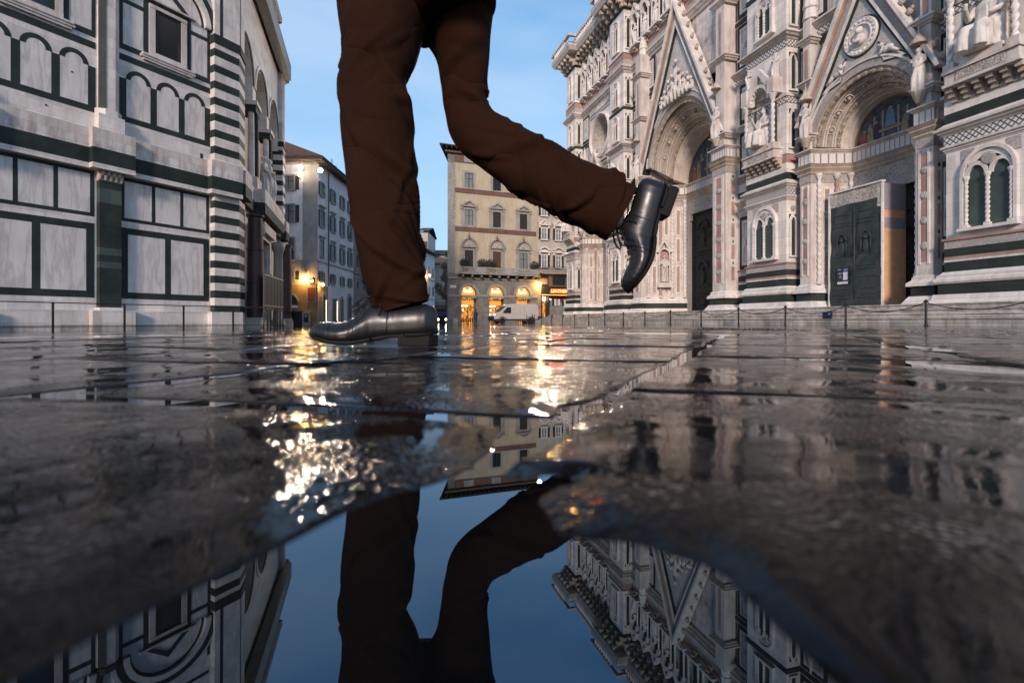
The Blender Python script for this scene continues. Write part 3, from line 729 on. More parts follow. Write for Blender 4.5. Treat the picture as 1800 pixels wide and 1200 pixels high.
statue(T1(L/2+1.3, .35, 7.8), 2.5, R(-110), 'farthest marble figure in the group above the baptistery door', ('stand', 2), 'sculpture group above the baptistery door')
# dark gate panels standing open in front of the baptistery door
gt = thing('iron_gate', 'dark iron barrier gate standing open before the baptistery door', 'gate')
for i, (x0, y0, x1, y1) in enumerate(((461, 38, 466, 34),)): pass
A = cw(-437/900*27.5, 27.5); Bp = cw(-403/900*31.5, 31.5); dx, dy = Bp[0]-A[0], Bp[1]-A[1]; Lg = math.hypot(dx, dy)
Tg = frame(A[0], A[1], dx/Lg, dy/Lg, dy/Lg, -dx/Lg); zb = gz(*A)
q = MB(Tg).mat('iron')
for z0, z1 in ((1.25, 2.85), (.95, 1.2)): q.box(0, Lg, 0, .04, zb+z0, zb+z1)
q.build('gate_panel', gt)
q = MB(Tg).mat('iron')
for u in [i*Lg/6 for i in range(7)]: q.box(u-.03, u+.03, -.01, .05, zb, zb+3.0)
q.mat('tan').box(0, Lg, -.02, .06, zb+1.2, zb+1.25).box(0, Lg, -.02, .06, zb+2.85, zb+2.92)
q.build('gate_frame', gt)

# ------------------------------------------------------------------ cathedral front (right)
cat = thing('cathedral', 'white, green and pink marble cathedral front with tall portals, gables and window piers', 'cathedral')
FE = 20.8                                         # the wall plane; u runs north, w comes out towards the square
FT = frame(FE, 0, 0, 1, -1, 0)
def swp(segs, prof, mt, nm, par=cat):
    for sgm in segs: MB(FT).mat(mt).sweep(sgm, prof).build(nm, par)
PIERS = [(10.6, 13.3), (20.5, 23.2), (37.0, 39.4), (46.8, 49.0)]
PJ = .8
# low wall segments between portals (path south -> north has its outward side on the left when w is out)
SEG = [[(10.6, -2), (10.6, PJ), (13.3, PJ), (13.3, 0), (14.0, 0)],
       [(19.9, 0), (20.5, 0), (20.5, PJ), (23.2, PJ), (23.2, 0), (24.8, 0)],
       [(35.4, 0), (37.0, 0), (37.0, PJ), (39.4, PJ), (39.4, 0), (40.2, 0)],
       [(46.1, 0), (46.8, 0), (46.8, PJ), (49.0, PJ), (49.0, -6)]]
FULL = [[(10.6, -2), (10.6, PJ), (13.3, PJ), (13.3, 0), (20.5, 0), (20.5, PJ), (23.2, PJ), (23.2, 0), (37.0, 0), (37.0, PJ), (39.4, PJ), (39.4, 0), (46.8, 0), (46.8, PJ), (49.0, PJ), (49.0, -6)]]
HALF = [[(10.6, -2), (10.6, PJ), (13.3, PJ), (13.3, 0), (20.5, 0), (20.5, PJ), (23.2, PJ), (23.2, 0), (26.2, 0)], [(34.0, 0), (37.0, 0), (37.0, PJ), (39.4, PJ), (39.4, 0), (46.8, 0), (46.8, PJ), (49.0, PJ), (49.0, -6)]]
def bx(z0, z1, p): return [(-.4, z0), (p, z0), (p, z1), (-.4, z1)]
def corn(z0, z1, p0, p1):
    h = z1-z0; return [(-.4, z0), (p0, z0), (p0+.3*(p1-p0), z0+.3*h), (p0+.5*(p1-p0), z0+.32*h), (p1-.05, z0+.62*h), (p1, z0+.64*h), (p1, z0+.9*h), (p1-.06, z1), (-.4, z1)]
MB(FT).mat('white2').box(10.7, 14.3, -3, -.005, .6, 14.3).box(19.6, 26.0, -3, -.005, .6, 14.3).box(34.2, 40.5, -3, -.005, .6, 14.3).box(45.8, 48.9, -3, -.005, .6, 14.3).box(14.3, 19.6, -3, -.4, 10.9, 14.3).box(40.5, 45.8, -3, -.4, 10.9, 14.3).box(14.3, 19.6, -3, -2.0, .6, 11).box(40.5, 45.8, -3, -2.0, .6, 11).box(26, 34.2, -4, -2.9, .6, 15.6).box(10.7, 26.0, -3, -.005, 14.3, 33).box(26, 34.2, -3, -.1, 15.5, 33).box(34.2, 40.6, -3, -.005, 14.3, 28).box(44.9, 48.9, -3, -.005, 14.3, 28).box(40.6, 44.9, -3, -.005, 19.0, 28).box(40.6, 44.9, -3, -2.2, 14.3, 19).box(40.6, 44.9, -3, -.005, 14.3, 14.9).build('wall', cat)
for pp, (a, b_) in enumerate(PIERS):
    top = 25.2
    q = MB(FT).mat('white').box(a+.01, b_-.01, -.4, PJ-.003, 2.9, 8.0).box(a+.01, b_-.01, -.4, PJ-.003, 8.3, 14.2).box(a+.01, b_-.01, -.4, PJ-.003, 14.2, top)
    q.build('pier', cat)
swp(SEG, [(-.4, .62), (.42, .62), (.42, .70), (.36, .78), (.30, .82), (.26, 1.0), (-.4, 1.0)], 'white', 'plinth')
swp(SEG, bx(1.0, 1.38, .16), 'green', 'green_band')
swp(SEG, [(-.4, 1.38), (.2, 1.38), (.26, 1.45), (.26, 1.54), (.18, 1.6), (.2, 1.66), (.12, 1.72), (.06, 1.8), (-.4, 1.8)], 'white', 'base_moulding')
swp(SEG, bx(1.8, 2.15, .03), 'green', 'green_band')
swp(SEG, bx(2.15, 2.22, .034), 'panel', 'marble_band')
swp(SEG, bx(2.22, 2.33, .036), 'pink', 'pink_band')
swp(SEG, bx(2.33, 2.62, .03), 'green', 'green_band')
swp(SEG, bx(2.62, 2.9, .034), 'carvefine', 'carved_band')
swp(SEG, bx(2.9, 2.98, .09), 'pink', 'pink_sill')
swp(SEG, corn(6.02, 6.28, .0, .12), 'cornice', 'string_course')
swp(SEG, bx(6.28, 6.62, .04), 'lozenge', 'lozenge_frieze')
swp(SEG, corn(6.62, 6.92, .06, .26), 'cornice', 'cornice')
swp(SEG, [(-.4, 6.92), (.2, 6.92), (.03, 7.06), (-.4, 7.06)], 'white', 'weathering')
swp(SEG, bx(7.06, 7.4, .03), 'green', 'green_band')
swp(SEG, bx(7.4, 7.86, .034), 'white', 'marble_band')
swp(SEG, bx(7.86, 8.3, .03), 'pink', 'pink_band')
swp(SEG, bx(8.3, 8.42, .07), 'white', 'string_course')
swp(SEG, bx(10.85, 11.15, .03), 'lozenge', 'lozenge_frieze')
swp(SEG, bx(11.15, 11.25, .08), 'cornice', 'string_course')
swp(HALF, bx(13.62, 13.98, .03), 'lozenge', 'lozenge_frieze')
swp(HALF, corn(13.98, 14.3, .06, .36), 'cornice', 'cornice')
HALF2 = [HALF[0], [(34.0, 0), (37.0, 0), (37.0, PJ), (39.4, PJ), (39.4, 0), (40.4, 0)], [(45.1, 0), (46.8, 0), (46.8, PJ), (49.0, PJ), (49.0, -6)]]
swp(HALF2, bx(17.08, 17.3, .05), 'green', 'green_band')
swp(FULL, corn(20.0, 20.55, .02, .34), 'cornice', 'cornice')
swp(FULL, bx(20.55, 21.1, .04), 'carvefine', 'carved_band')
swp(FULL, bx(21.1, 21.55, .06), 'pink', 'pink_band')
swp(FULL, bx(21.55, 21.7, .14), 'white', 'string_course')
swp([FULL[0]], bx(25.1, 25.25, .1), 'green', 'green_band')
# windows (blind) on piers
def bifora(T, c, z0, z1, wd, par, green='greenblue'):
    """two-light blind window: z0 sill, z1 crown of the outer arch"""
    R_ = wd/2; zs = z1-R_*1.12; f = MB(T).mat('white')
    pw = R_*.14
    f.strip(f.arc(c, zs, R_, n=18, sz=1.12), f.arc(c, zs, R_-.10, n=18, sz=1.1), 0, .16)
    f.box(c-R_, c-R_+.10, 0, .16, z0, zs); f.box(c+R_-.10, c+R_, 0, .16, z0, zs)
    f.box(c-R_-.05, c+R_+.05, 0, .24, z0-.1, z0)
    r2 = (R_-.1)/2
    lw = r2-.11
    zl = zs-.05
    # tracery plate with two lights and an oculus: build as strips
    for sgn in (-1, 1):
        cc = c+sgn*r2
        f.strip(f.arc(cc, zl, lw, n=12, sz=1.45), f.arc(cc, zl, r2, n=12, sz=1.35), 0, .10)
    f.mat('carvefine').wheel(c, zs+R_*.55, [(R_*.26, .02), (R_*.26, .11), (R_*.2, .13), (.01, .13)], 16)
    f.mat('white').strip(f.arc(c, zs, R_-.1, n=14, a0=150, a1=30, sz=1.08), f.arc(c, zs, R_-.24, n=14, a0=150, a1=30, sz=1.0), 0, .09)
    fo = f.build('window_frame', par)
    g = MB(T).mat(green); g.box(c-R_+.1, c+R_-.1, 0, .012, z0, zl); g.prism(g.arc(c, zl, R_-.1, n=14, sz=1.05), 0, .012); g.build('window_panel', fo)
    k_ = MB(T).mat('white')
    for u, ww in ((c, .12), (c-R_+.17, .10), (c+R_-.17, .10)):
        k_.twist(u, ww, z0+.1, zl-.16, .058 if u == c else .05, .16); k_.box(u-.08, u+.08, ww-.08, ww+.08, z0, z0+.1)
        k_.lathe(u, ww, [(zl-.16, .05), (zl-.04, .1), (zl+.02, .1)], 8)
    k_.build('window_colonettes', fo)
def lancet(T, c, z0, z1, wd, par, head=True):
    R_ = wd/2; f = MB(T).mat('white'); zs = z1-R_*2
    f.strip(f.arc(c, zs, R_, n=12, sz=1.9), f.arc(c, zs, R_-.055, n=12, sz=2), 0, .07); f.box(c-R_-.06, c-R_+.05, 0, .07, z0, zs); f.box(c+R_-.05, c+R_+.06, 0, .07, z0, zs); f.box(c-R_-.08, c+R_+.08, 0, .1, z0-.08, z0)
    if head:
        for sgn in (-1, 1): f.mat('green').prism([(c+sgn*(R_+.04), z1+.05), (c+sgn*(R_+.04), z1-.22), (c+sgn*R_*.45, z1+.05)][::sgn], 0, .012)
    f.build('lancet_frame', par)
    g = MB(T).mat('green'); g.box(c-R_+.05, c+R_-.05, 0, .01, z0, zs); g.prism(g.arc(c, zs, R_-.05, n=10, sz=2), 0, .01); g.build('lancet_panel', par)
for pi_, (a, b_) in enumerate(PIERS):
    c = (a+b_)/2; F2 = frame(FE-PJ, 0, 0, 1, -1, 0)
    FS = frame(FE, a, -1, 0, 0, -1)               # south side of the pier: u grows outwards (west), w towards south
    wn_ = bpy.data.objects.new('pier_front', None); C.objects.link(wn_); wn_.parent = cat
    s_ = (b_-a)/2.7
    bifora(F2, c, 3.25, 5.95, 1.62*s_, wn_)
    # corner squares of carving by the crown of the arch
    MB(F2).mat('carvefine').box(c-.85*s_, c-.45*s_, 0, .02, 5.55, 5.98).build('spandrel', wn_); MB(F2).mat('carvefine').box(c+.45*s_, c+.85*s_, 0, .02, 5.55, 5.98).build('spandrel', wn_)
    for z0, z1 in ((14.75, 16.85), (17.55, 19.7), (22.0, 24.7)): bifora(F2, c, z0, z1, 1.2*s_, wn_)
    for z0, z1 in ((3.3, 5.3), (8.65, 10.5), (11.5, 13.3), (14.7, 16.7), (17.5, 19.6), (22.0, 24.5)): lancet(FS, .42, z0, z1, .36, wn_)
    q = MB(FS).mat('carvefine').wheel(.42, 5.65, [(.14, 0), (.14, .04), (.05, .06)], 12); q.build('shield', wn_)
    # bracketed niche on the pier
    n_ = bpy.data.objects.new('niche', None); C.objects.link(n_); n_.parent = cat
    q = MB(F2).mat('tan')
    for i in range(6):
        u = c-1.0*s_+i*.4*s_; 
        for k_ in range(3): q.box(u-.1, u+.1, 0, .14+.14*k_, 7.72+.15*k_, 7.87+.15*k_)
    q.mat('carvetan').box(c-1.0*s_, c+1.0*s_, 0, .08, 7.7, 8.2)
    q.build('corbels', n_)
    q = MB(F2).mat('cornice').box(c-1.12*s_, c+1.12*s_, 0, .56, 8.17, 8.27).box(c-1.06*s_, c+1.06*s_, 0, .5, 8.27, 8.62).box(c-1.12*s_, c+1.12*s_, 0, .58, 8.62, 8.74)
    q.mat('carve').box(c-.7*s_, c+.7*s_, .5, .53, 8.3, 8.6)
    for sgn in (-1, 1): q.mat('cornice').box(c+sgn*.92*s_-.17, c+sgn*.92*s_+.17, .1, .56, 8.74, 8.95)
    q.build('shelf', n_)
    q = MB(F2).mat('white')
    for sgn in (-1, 1):
        q.twist(c+sgn*.92*s_, .42, 8.95, 11.1, .085, .3); q.lathe(c+sgn*.92*s_, .42, [(11.1, .09), (11.35, .19), (11.42, .19)], 10)
        q.mat('cornice').box(c+sgn*.92*s_-.2, c+sgn*.92*s_+.2, .0, .6, 11.42, 12.2).mat('white')
        q.lathe(c+sgn*.92*s_, .3, [(12.2, .16), (12.3, .1), (13.3, .01)], 6)
    q.strip(q.arc(c, 11.3, .72*s_, n=16, sz=1.25), q.arc(c, 11.3, .60*s_, n=16, sz=1.2), .25, .5)
    q.strip([(c-.98*s_, 11.9), (c, 13.05), (c+.98*s_, 11.9)], [(c-.72*s_, 11.7), (c, 12.7), (c+.72*s_, 11.7)], .25, .52)
    for i in range(9): aa = R(15+150*i/8); q.ell((c+.6*s_*math.cos(aa), .42, 11.3+.74*s_*math.sin(aa)), (.06, .06, .08), 6, 5)
    q.build('canopy', n_)
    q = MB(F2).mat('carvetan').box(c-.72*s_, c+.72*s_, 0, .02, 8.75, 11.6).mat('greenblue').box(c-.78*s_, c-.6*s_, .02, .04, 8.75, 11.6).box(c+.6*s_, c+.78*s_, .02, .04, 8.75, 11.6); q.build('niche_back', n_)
    q = MB(F2).mat('cornice').box(c-.62*s_, c+.62*s_, .05, .5, 8.74, 9.0); q.build('pedestal', n_)
    lab = ['large seated marble figure in robes on the corbelled shelf nearest the right edge', 'seated marble bishop under the canopy left of the sheeted portal', 'seated marble figure on the pier beyond the main portal', 'seated marble figure on the far corner pier'][pi_]
    statue(F2(c, .12, 8.98), 2.15*(1.0 if pi_ == 0 else .95), WEST, lab, ('seat', 1 if pi_ != 0 else 2))
    for sgn, nm in ((-1, 'right'), (1, 'left')):
        if pi_ in (1,): statue(F2(c+sgn*.92*s_, .25, 12.2), 1.25, WEST, 'small standing figure on the %s shoulder of the bishop canopy' % nm, ('stand', 0 if sgn > 0 else 2))
# inlaid panels on the narrow wall strips
def inlay(u0, u1, z0, z1, par=cat):
    q = MB(FT).mat('green').box(u0, u1, 0, .012, z0, z1); a = u0+.12*(u1-u0)+.04; b_ = u1-.12*(u1-u0)-.04
    q.mat('panel').box(a, b_, .012, .05, z0+.22, z1-.22)
    q.mat('green'); c = (a+b_)/2; w_ = (b_-a)*.34; h0, h1 = z0+.42, z1-.42
    def ln(P, t_=.022):
        A_ = []; B_ = []
        for (x, z) in P: A_.append((x, z)); B_.append((c+(x-c)*(1-t_/w_*1.2), (h0+h1)/2+(z-(h0+h1)/2)*(1-t_*2/(h1-h0)*1.2)))
        q.strip(A_, B_, .05, .056, close=True)
    hh = (h1-h0)
    ln([(c-w_, h0), (c+w_, h0), (c+w_, h0+hh*.38), (c+w_*.55, h0+hh*.44), (c+w_*.55, h0+hh*.56), (c+w_, h0+hh*.62), (c+w_, h1), (c-w_, h1), (c-w_, h0+hh*.62), (c-w_*.55, h0+hh*.56), (c-w_*.55, h0+hh*.44), (c-w_, h0+hh*.38)])
    q.mat('carvefine').wheel(c, (h0+h1)/2, [(w_*.5, .05), (w_*.5, .075), (.02, .09)], 10)
    q.build('inlaid_panel', par)
STR = [(13.32, 14.0), (19.9, 20.48), (23.25, 24.7), (35.5, 36.95), (39.45, 40.2), (46.1, 46.75)]
for u0, u1 in STR:
    for z0, z1 in ((3.0, 6.0), (8.45, 10.8), (11.3, 13.55)): inlay(u0, u1, z0, z1)
for u0, u1 in ((18.9, 20.45), (23.25, 24.9), (24.95, 26.6), (33.6, 35.3), (35.35, 36.95), (39.45, 40.5), (45.2, 46.75)):
    for z0, z1 in ((14.4, 17.0), (17.4, 19.9)): inlay(u0, u1, z0, z1)

# portals ---------------------------------------------------------------
def portal(c, hw, zs, r_out, zc_out, r_in, zc_in, wdep, jam, jw, pj, zgi, gs, name, door_h, lbl):
    """c centre, jam half-distance to the jamb's inner edge, jw jamb width, pj jamb projection"""
    p = bpy.data.objects.new('portal', None); C.objects.link(p); p.parent = cat
    # splayed arch
    k_ = 28
    def arcsweep(prof, mt, nm, n=k_):
        q = MB(FT).mat(mt); vs = []; fs = []; m = len(prof)
        for i in range(n+1):
            a = R(180*i/n)
            for r, w_, zc in prof: vs.append((c+r*math.cos(a), w_, zc+r*math.sin(a)*1.03))
        for i in range(n):
            for j in range(m): fs.append((i*m+j, i*m+(j+1) % m, (i+1)*m+(j+1) % m, (i+1)*m+j))
        fs += [tuple(range(m)), tuple(n*m+j for j in range(m))]
        q.add(vs, fs); return q.build(nm, p)
    def L_(f): return (r_out+(r_in-r_out)*f, zc_out+(zc_in-zc_out)*f)
    def ringp(f0, w0, f1, w1, th=.3):
        r0, z0 = L_(f0); r1, z1 = L_(f1)
        return [(r0, w0, z0), (r1, w1, z1), (r1+th, w1, z1), (r0+th, w0-.001, z0)]
    r0, z0 = L_(0)
    arcsweep([(r_out+.02, pj*.6, z0), (r_out+.02, -.4, z0), (r_out+.34, -.4, z0), (r_out+.34, pj*.6, z0)], 'carvefine', 'archivolt')
    arcsweep([(r_out+.34, pj*.6+.06, z0), (r_out+.34, -.3, z0), (r_out+.42, -.3, z0), (r_out+.42, pj*.6+.06, z0)], 'white', 'archivolt_moulding')
    r1, z1 = L_(.12); arcsweep([(r_out+.03, pj*.5, z0), (r1, pj*.3, z1), (r1, -.4, z1), (r_out+.03, -.4, z0)], 'tan', 'archivolt_moulding')
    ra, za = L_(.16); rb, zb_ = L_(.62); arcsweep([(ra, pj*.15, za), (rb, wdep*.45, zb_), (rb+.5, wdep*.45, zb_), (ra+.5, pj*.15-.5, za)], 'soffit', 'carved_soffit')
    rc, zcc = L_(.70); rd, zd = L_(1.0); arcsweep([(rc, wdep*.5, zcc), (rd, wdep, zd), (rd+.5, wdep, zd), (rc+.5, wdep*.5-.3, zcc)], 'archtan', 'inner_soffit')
    # rope mouldings
    for f, w_, rr in ((.14, pj*.32, .085), (.66, wdep*.47, .075)):
        r_, z_ = L_(f); q = MB(FT).mat('carvetan'); pts = [(c+r_*math.cos(R(i*3)), w_, z_+r_*1.03*math.sin(R(i*3))) for i in range(61)]
        q.tube(pts, [rr*(1+.28*math.sin(i*2.1)) for i in range(61)], 8); q.build('rope_moulding', p)
    for f, w_ in ((.24, .2), (.30, .3), (.48, .62), (.54, .72), (.78, 1.3), (.88, 1.62)):
        r_, z_ = L_(f); ww = (pj*.15+(wdep*.45-pj*.15)*(f-.16)/.46) if f < .62 else wdep*.5+(wdep*.5)*(f-.7)/.3
        MB(FT).mat('cornice').tube([(c+(r_-.01)*math.cos(R(i*4)), ww, z_+(r_-.01)*1.03*math.sin(R(i*4))) for i in range(46)], .035, 5).build('soffit_rib', p)
    # bosses in the soffit
    q = MB(FT)
    for i in range(1, 9):
        a = R(20*i); f = .39; r_, z_ = L_(f); w_ = pj*.15+(wdep*.45-pj*.15)*.5
        cc = Vector((c+r_*math.cos(a), w_, z_+r_*1.03*math.sin(a))); inn = Vector((-math.cos(a), .5, -math.sin(a))).normalized()
        tg = Vector((-math.sin(a), 0, math.cos(a))); bn = inn.cross(tg).normalized(); sz_ = .17*r_out/2.4
        q.mat('cornice').tube([cc+inn*.03+tg*sz_*math.cos(R(60*k+30))+bn*sz_*math.sin(R(60*k+30)) for k in range(7)], .03, 5); q.mat('tan').ell(cc+inn*.03, (sz_*.5, sz_*.5, sz_*.6), 8, 6)
    q.build('soffit_bosses', p)
    # lunette painting
    q = MB(FT).mat('painting').prism(q.arc(c, zc_in, r_in+.1, n=24, sz=1.03), wdep-.2, wdep+.0); lo = q.build('lunette_painting', p)
    q = MB(FT).mat('gilt').strip(q.arc(c, zc_in, r_in, n=24, sz=1.03), q.arc(c, zc_in, r_in-.07, n=24, sz=1.03), wdep, wdep+.04); q.box(c-r_in, c+r_in, wdep, wdep+.04, zc_in-.05, zc_in+.03); q.build('painting_frame', lo)
    q = MB(FT); s_ = r_in/1.65                    # robed figures in the painting, low relief
    q.mat('paintblue').prism([(c-.24*s_, zc_in+.45*s_), (c+.24*s_, zc_in+.45*s_), (c+.14*s_, zc_in+1.15*s_), (c-.14*s_, zc_in+1.15*s_)], wdep, wdep+.02)
    q.mat('paintskin').prism(q.arc(c, zc_in+1.22*s_, .1*s_, 0, 350, 10), wdep, wdep+.022)
    for i, (du, h_, mt) in enumerate(((-1.2, .55, 'paintred'), (-.9, .75, 'paintdark'), (-.62, .6, 'painttan'), (.62, .75, 'paintdark'), (.9, .7, 'painttan'), (1.18, .5, 'paintred'))):
        u = c+du*s_; q.mat(mt).prism([(u-.16*s_, zc_in+.08), (u+.17*s_, zc_in+.08), (u+.1*s_, zc_in+h_*s_), (u-.08*s_, zc_in+h_*s_)], wdep, wdep+.015+.001*i)
        q.mat('paintskin').prism(q.arc(u, zc_in+(h_+.07)*s_, .065*s_, 0, 350, 8), wdep, wdep+.022)
    for k in (-1, 1):
        for j in (.34, .72): q.mat('paintcol').box(c+k*j*s_-.045*s_, c+k*j*s_+.045*s_, wdep, wdep+.006, zc_in+.1, zc_in+(1.35-j*.35)*s_)
    q.mat('painttan').box(c-.5*s_, c+.5*s_, wdep, wdep+.03, zc_in+.3*s_, zc_in+.42*s_)
    q.build('painted_figures', lo)
    # jamb piers
    for sg in (-1, 1):
        i0, i1 = c+sg*jam, c+sg*(jam+jw); a, b_ = min(i0, i1), max(i0, i1); cm = (a+b_)/2
        q = MB(FT).mat('cornice').box(a, b_, -.4, pj, 1.75, zs-.1)
        q.mat('carvetan' if False else 'tan')
        q.build('jamb', p)
        # base bands follow the jamb and the splay
        P = [(b_, -.0), (b_, pj), (a, pj), (a, 0)] if True else None
        splay = [(c+sg*(jam-.02), pj*.55), (c+sg*(hw+.05), wdep)]
        if sg < 0: path = [(a, 0), (a, pj), (b_, pj), splay[0], splay[1]]
        else: path = [splay[1], splay[0], (a, pj), (b_, pj), (b_, 0)]
        for mt, prof, nm in (('white', [(-.3, .62), (.36, .62), (.36, .7), (.2, .95), (.16, 1.0), (-.3, 1.0)], 'plinth'), ('green', bx(1.0, 1.38, .12), 'green_band'), ('white', [(-.3, 1.38), (.24, 1.38), (.24, 1.5), (.1, 1.62), (.1, 1.7), (.02, 1.8), (-.3, 1.8)], 'base_moulding'),
                             ('carvefine', bx(zs-1.5, zs-1.15, .02), 'frieze'), ('tan', [(-.3, zs-1.15), (.02, zs-1.15), (.10, zs-1.05), (.06, zs-1.0), (.2, zs-.85), (.14, zs-.8), (.28, zs-.66), (-.3, zs-.6)], 'cornice'), ('squares', bx(zs-.6, zs-.14, .05), 'squared_frieze'), ('cornice', corn(zs-.14, zs+.06, .05, .22), 'cornice')):
            MB(FT).mat(mt).sweep(path, prof).build(nm, p)
        # splay wall with colonettes
        q = MB(FT).mat('cornice').hprism([splay[0], splay[1], (splay[1][0]+sg*.02, wdep-.3), (splay[0][0]+sg*.5, wdep-.3), (splay[0][0]+sg*.5, pj*.3)], .7, zs)
        q.build('splay', p)
        q = MB(FT).mat('white'); d = Vector((splay[1][0]-splay[0][0], splay[1][1]-splay[0][1])); Ls = d.length; nrm = Vector((-sg*d.y, sg*d.x)).normalized()
        if nrm.y < 0: nrm = -nrm
        tws = (0.06, .36, .64, .94) if Ls > 2 else (.08, .55, .92)
        for f in tws:
            pnt = Vector(splay[0])+d*f+nrm*.11
            q.mat('white' if f != tws[1] else 'pinkish').twist(pnt.x, pnt.y, 1.95, zs-1.3, .095 if Ls > 2 else .08, .3); q.mat('white').lathe(pnt.x, pnt.y, [(1.8, .13), (1.87, .13), (1.95, .08)], 10).lathe(pnt.x, pnt.y, [(zs-1.35, .08), (zs-1.18, .15), (zs-1.1, .15)], 10)
        q.build('twisted_colonettes', p)
        q = MB(FT)
        for f0, f1 in zip(tws[:-1], tws[1:]):
            P0 = Vector(splay[0])+d*(f0+(f1-f0)*.3)+nrm*.03; P1 = Vector(splay[0])+d*(f0+(f1-f0)*.7)+nrm*.03
            for zz0, zz1 in ((2.1, zs*.42), (zs*.42+.15, zs*.62), (zs*.62+.15, zs-1.7)):
                q.mat('white').hprism([tuple(P0), tuple(P1), tuple(P1-nrm*.06), tuple(P0-nrm*.06)], zz0, zz1)
                A2 = P0+(P1-P0)*.2+nrm*.012; B2 = P0+(P1-P0)*.8+nrm*.012; q.mat('carvepink').hprism([tuple(A2), tuple(B2), tuple(B2-nrm*.06), tuple(A2-nrm*.06)], zz0+.1, zz1-.1)
        q.build('inlaid_strip', p)
        # inlaid strip with shields on the jamb front, diamonds on its side
        q = MB(FT).mat('pink').box(cm-jw*.2, cm+jw*.2, pj, pj+.015, 2.3, zs-1.7)
        q.mat('white').box(cm-jw*.33, cm-jw*.2, pj, pj+.04, 2.2, zs-1.6).box(cm+jw*.2, cm+jw*.33, pj, pj+.04, 2.2, zs-1.6)
        z = 2.9
        while z < zs-2: q.mat('carve').ell((cm, pj+.02, z), (jw*.24, .06, .15), 10, 6); z += .95
        q.build('inlaid_strip', p)
        SD = frame(FE, a, -1, 0, 0, -1); q = MB(SD).mat('pink')
        z = 2.4
        while z < zs-2.2:
            q.mat('pink').box(pj*.3, pj*.55, 0, .012, z, z+.8); q.mat('green').prism([(pj*.42-.06, z+1.0), (pj*.42, z+.9), (pj*.42+.06, z+1.0), (pj*.42, z+1.1)], 0, .014); z += 1.25
        q.build('inlaid_strip', p)
        # column shaft, statue tabernacle and pinnacle over the jamb
        q = MB(FT).mat('cornice').box(cm-jw*.32, cm+jw*.32, -.1, pj-.06, zs, zgi+.4)
        hgt = zgi-zs
        for zz in (zs+.55, zs+hgt*.52, zs+hgt*.86): q.mat('cornice').sweep([(a+.05, 0), (a+.05, pj-.02), (b_-.05, pj-.02), (b_-.05, 0)], corn(zz, zz+.3, .0, .2))
        q.mat('pink').box(cm-.09, cm+.09, pj-.06, pj-.04, zs+hgt*.56, zs+hgt*.82)
        q.mat('white')
        for zz, rr in ((zgi+.4, .34), (zgi+.4, .2)): q.lathe(cm, pj*.4, [(zz, rr), (zz+.5, rr*.8), (zz+.55, rr), (zz+2.4, .02)], 8)
        for i in range(4): q.ell((cm+.2*(1 if i % 2 else -1), pj*.5, zgi+1.0+.3*i), (.08, .08, .1), 6, 5)
        q.build('jamb_shaft', p)
        q = MB(FT).mat('tan').lathe(cm-.12*sg, pj+.1, [(zs+.2, .1), (zs+.55, .24), (zs+.62, .26)], 8).lathe(cm-.12*sg, pj+.12, [(zs+.62+hgt*.3, .3), (zs+.72+hgt*.3, .28), (zs+1.05+hgt*.3, .04), (zs+1.5+hgt*.3, .01)], 8)
        q.build('tabernacle', p)
        side = 'right' if sg < 0 else 'left'
        statue(FT(cm-.12*sg, pj+.12, zs+.62), min(1.9, hgt*.28), WEST, 'standing marble figure on %s jamb of the %s' % (side, lbl), ('stand', 1 if sg < 0 else 2))
    # lintel between the splays
    for mt, prof, nm in (('tan', [(-.3, zs-1.15), (.02, zs-1.15), (.10, zs-1.05), (.06, zs-1.0), (.2, zs-.85), (.14, zs-.8), (.28, zs-.66), (-.3, zs-.6)], 'lintel_cornice'), ('squares', bx(zs-.6, zs-.14, .05), 'squared_frieze'), ('cornice', corn(zs-.14, zs+.06, .05, .22), 'lintel_cornice')):
        MB(FT).mat(mt).sweep([(c-hw-.05, wdep), (c+hw+.05, wdep)], prof).build(nm, p)
    q = MB(FT).mat('carve').box(c-hw-.1, c+hw+.1, wdep-.5, wdep+.01, door_h+.1, zs-1.1); q.mat('carvefine').box(c-hw, c-hw+.32, wdep-.2, wdep+.04, .7, door_h+.4).box(c+hw-.32, c+hw, wdep-.2, wdep+.04, .7, door_h+.4).box(c-hw+.32, c+hw-.32, wdep-.2, wdep+.04, door_h, door_h+.4)
    q.mat('tan').box(c-hw+.32, c-hw+.5, wdep-.2, wdep+.0, door_h-.5, door_h).box(c+hw-.5, c+hw-.32, wdep-.2, wdep, door_h-.5, door_h)
    q.build('door_surround', p)
    q = MB(FT).mat('bronze').box(c-hw+.3, c+hw-.3, wdep-.3, wdep-.18, .7, door_h)
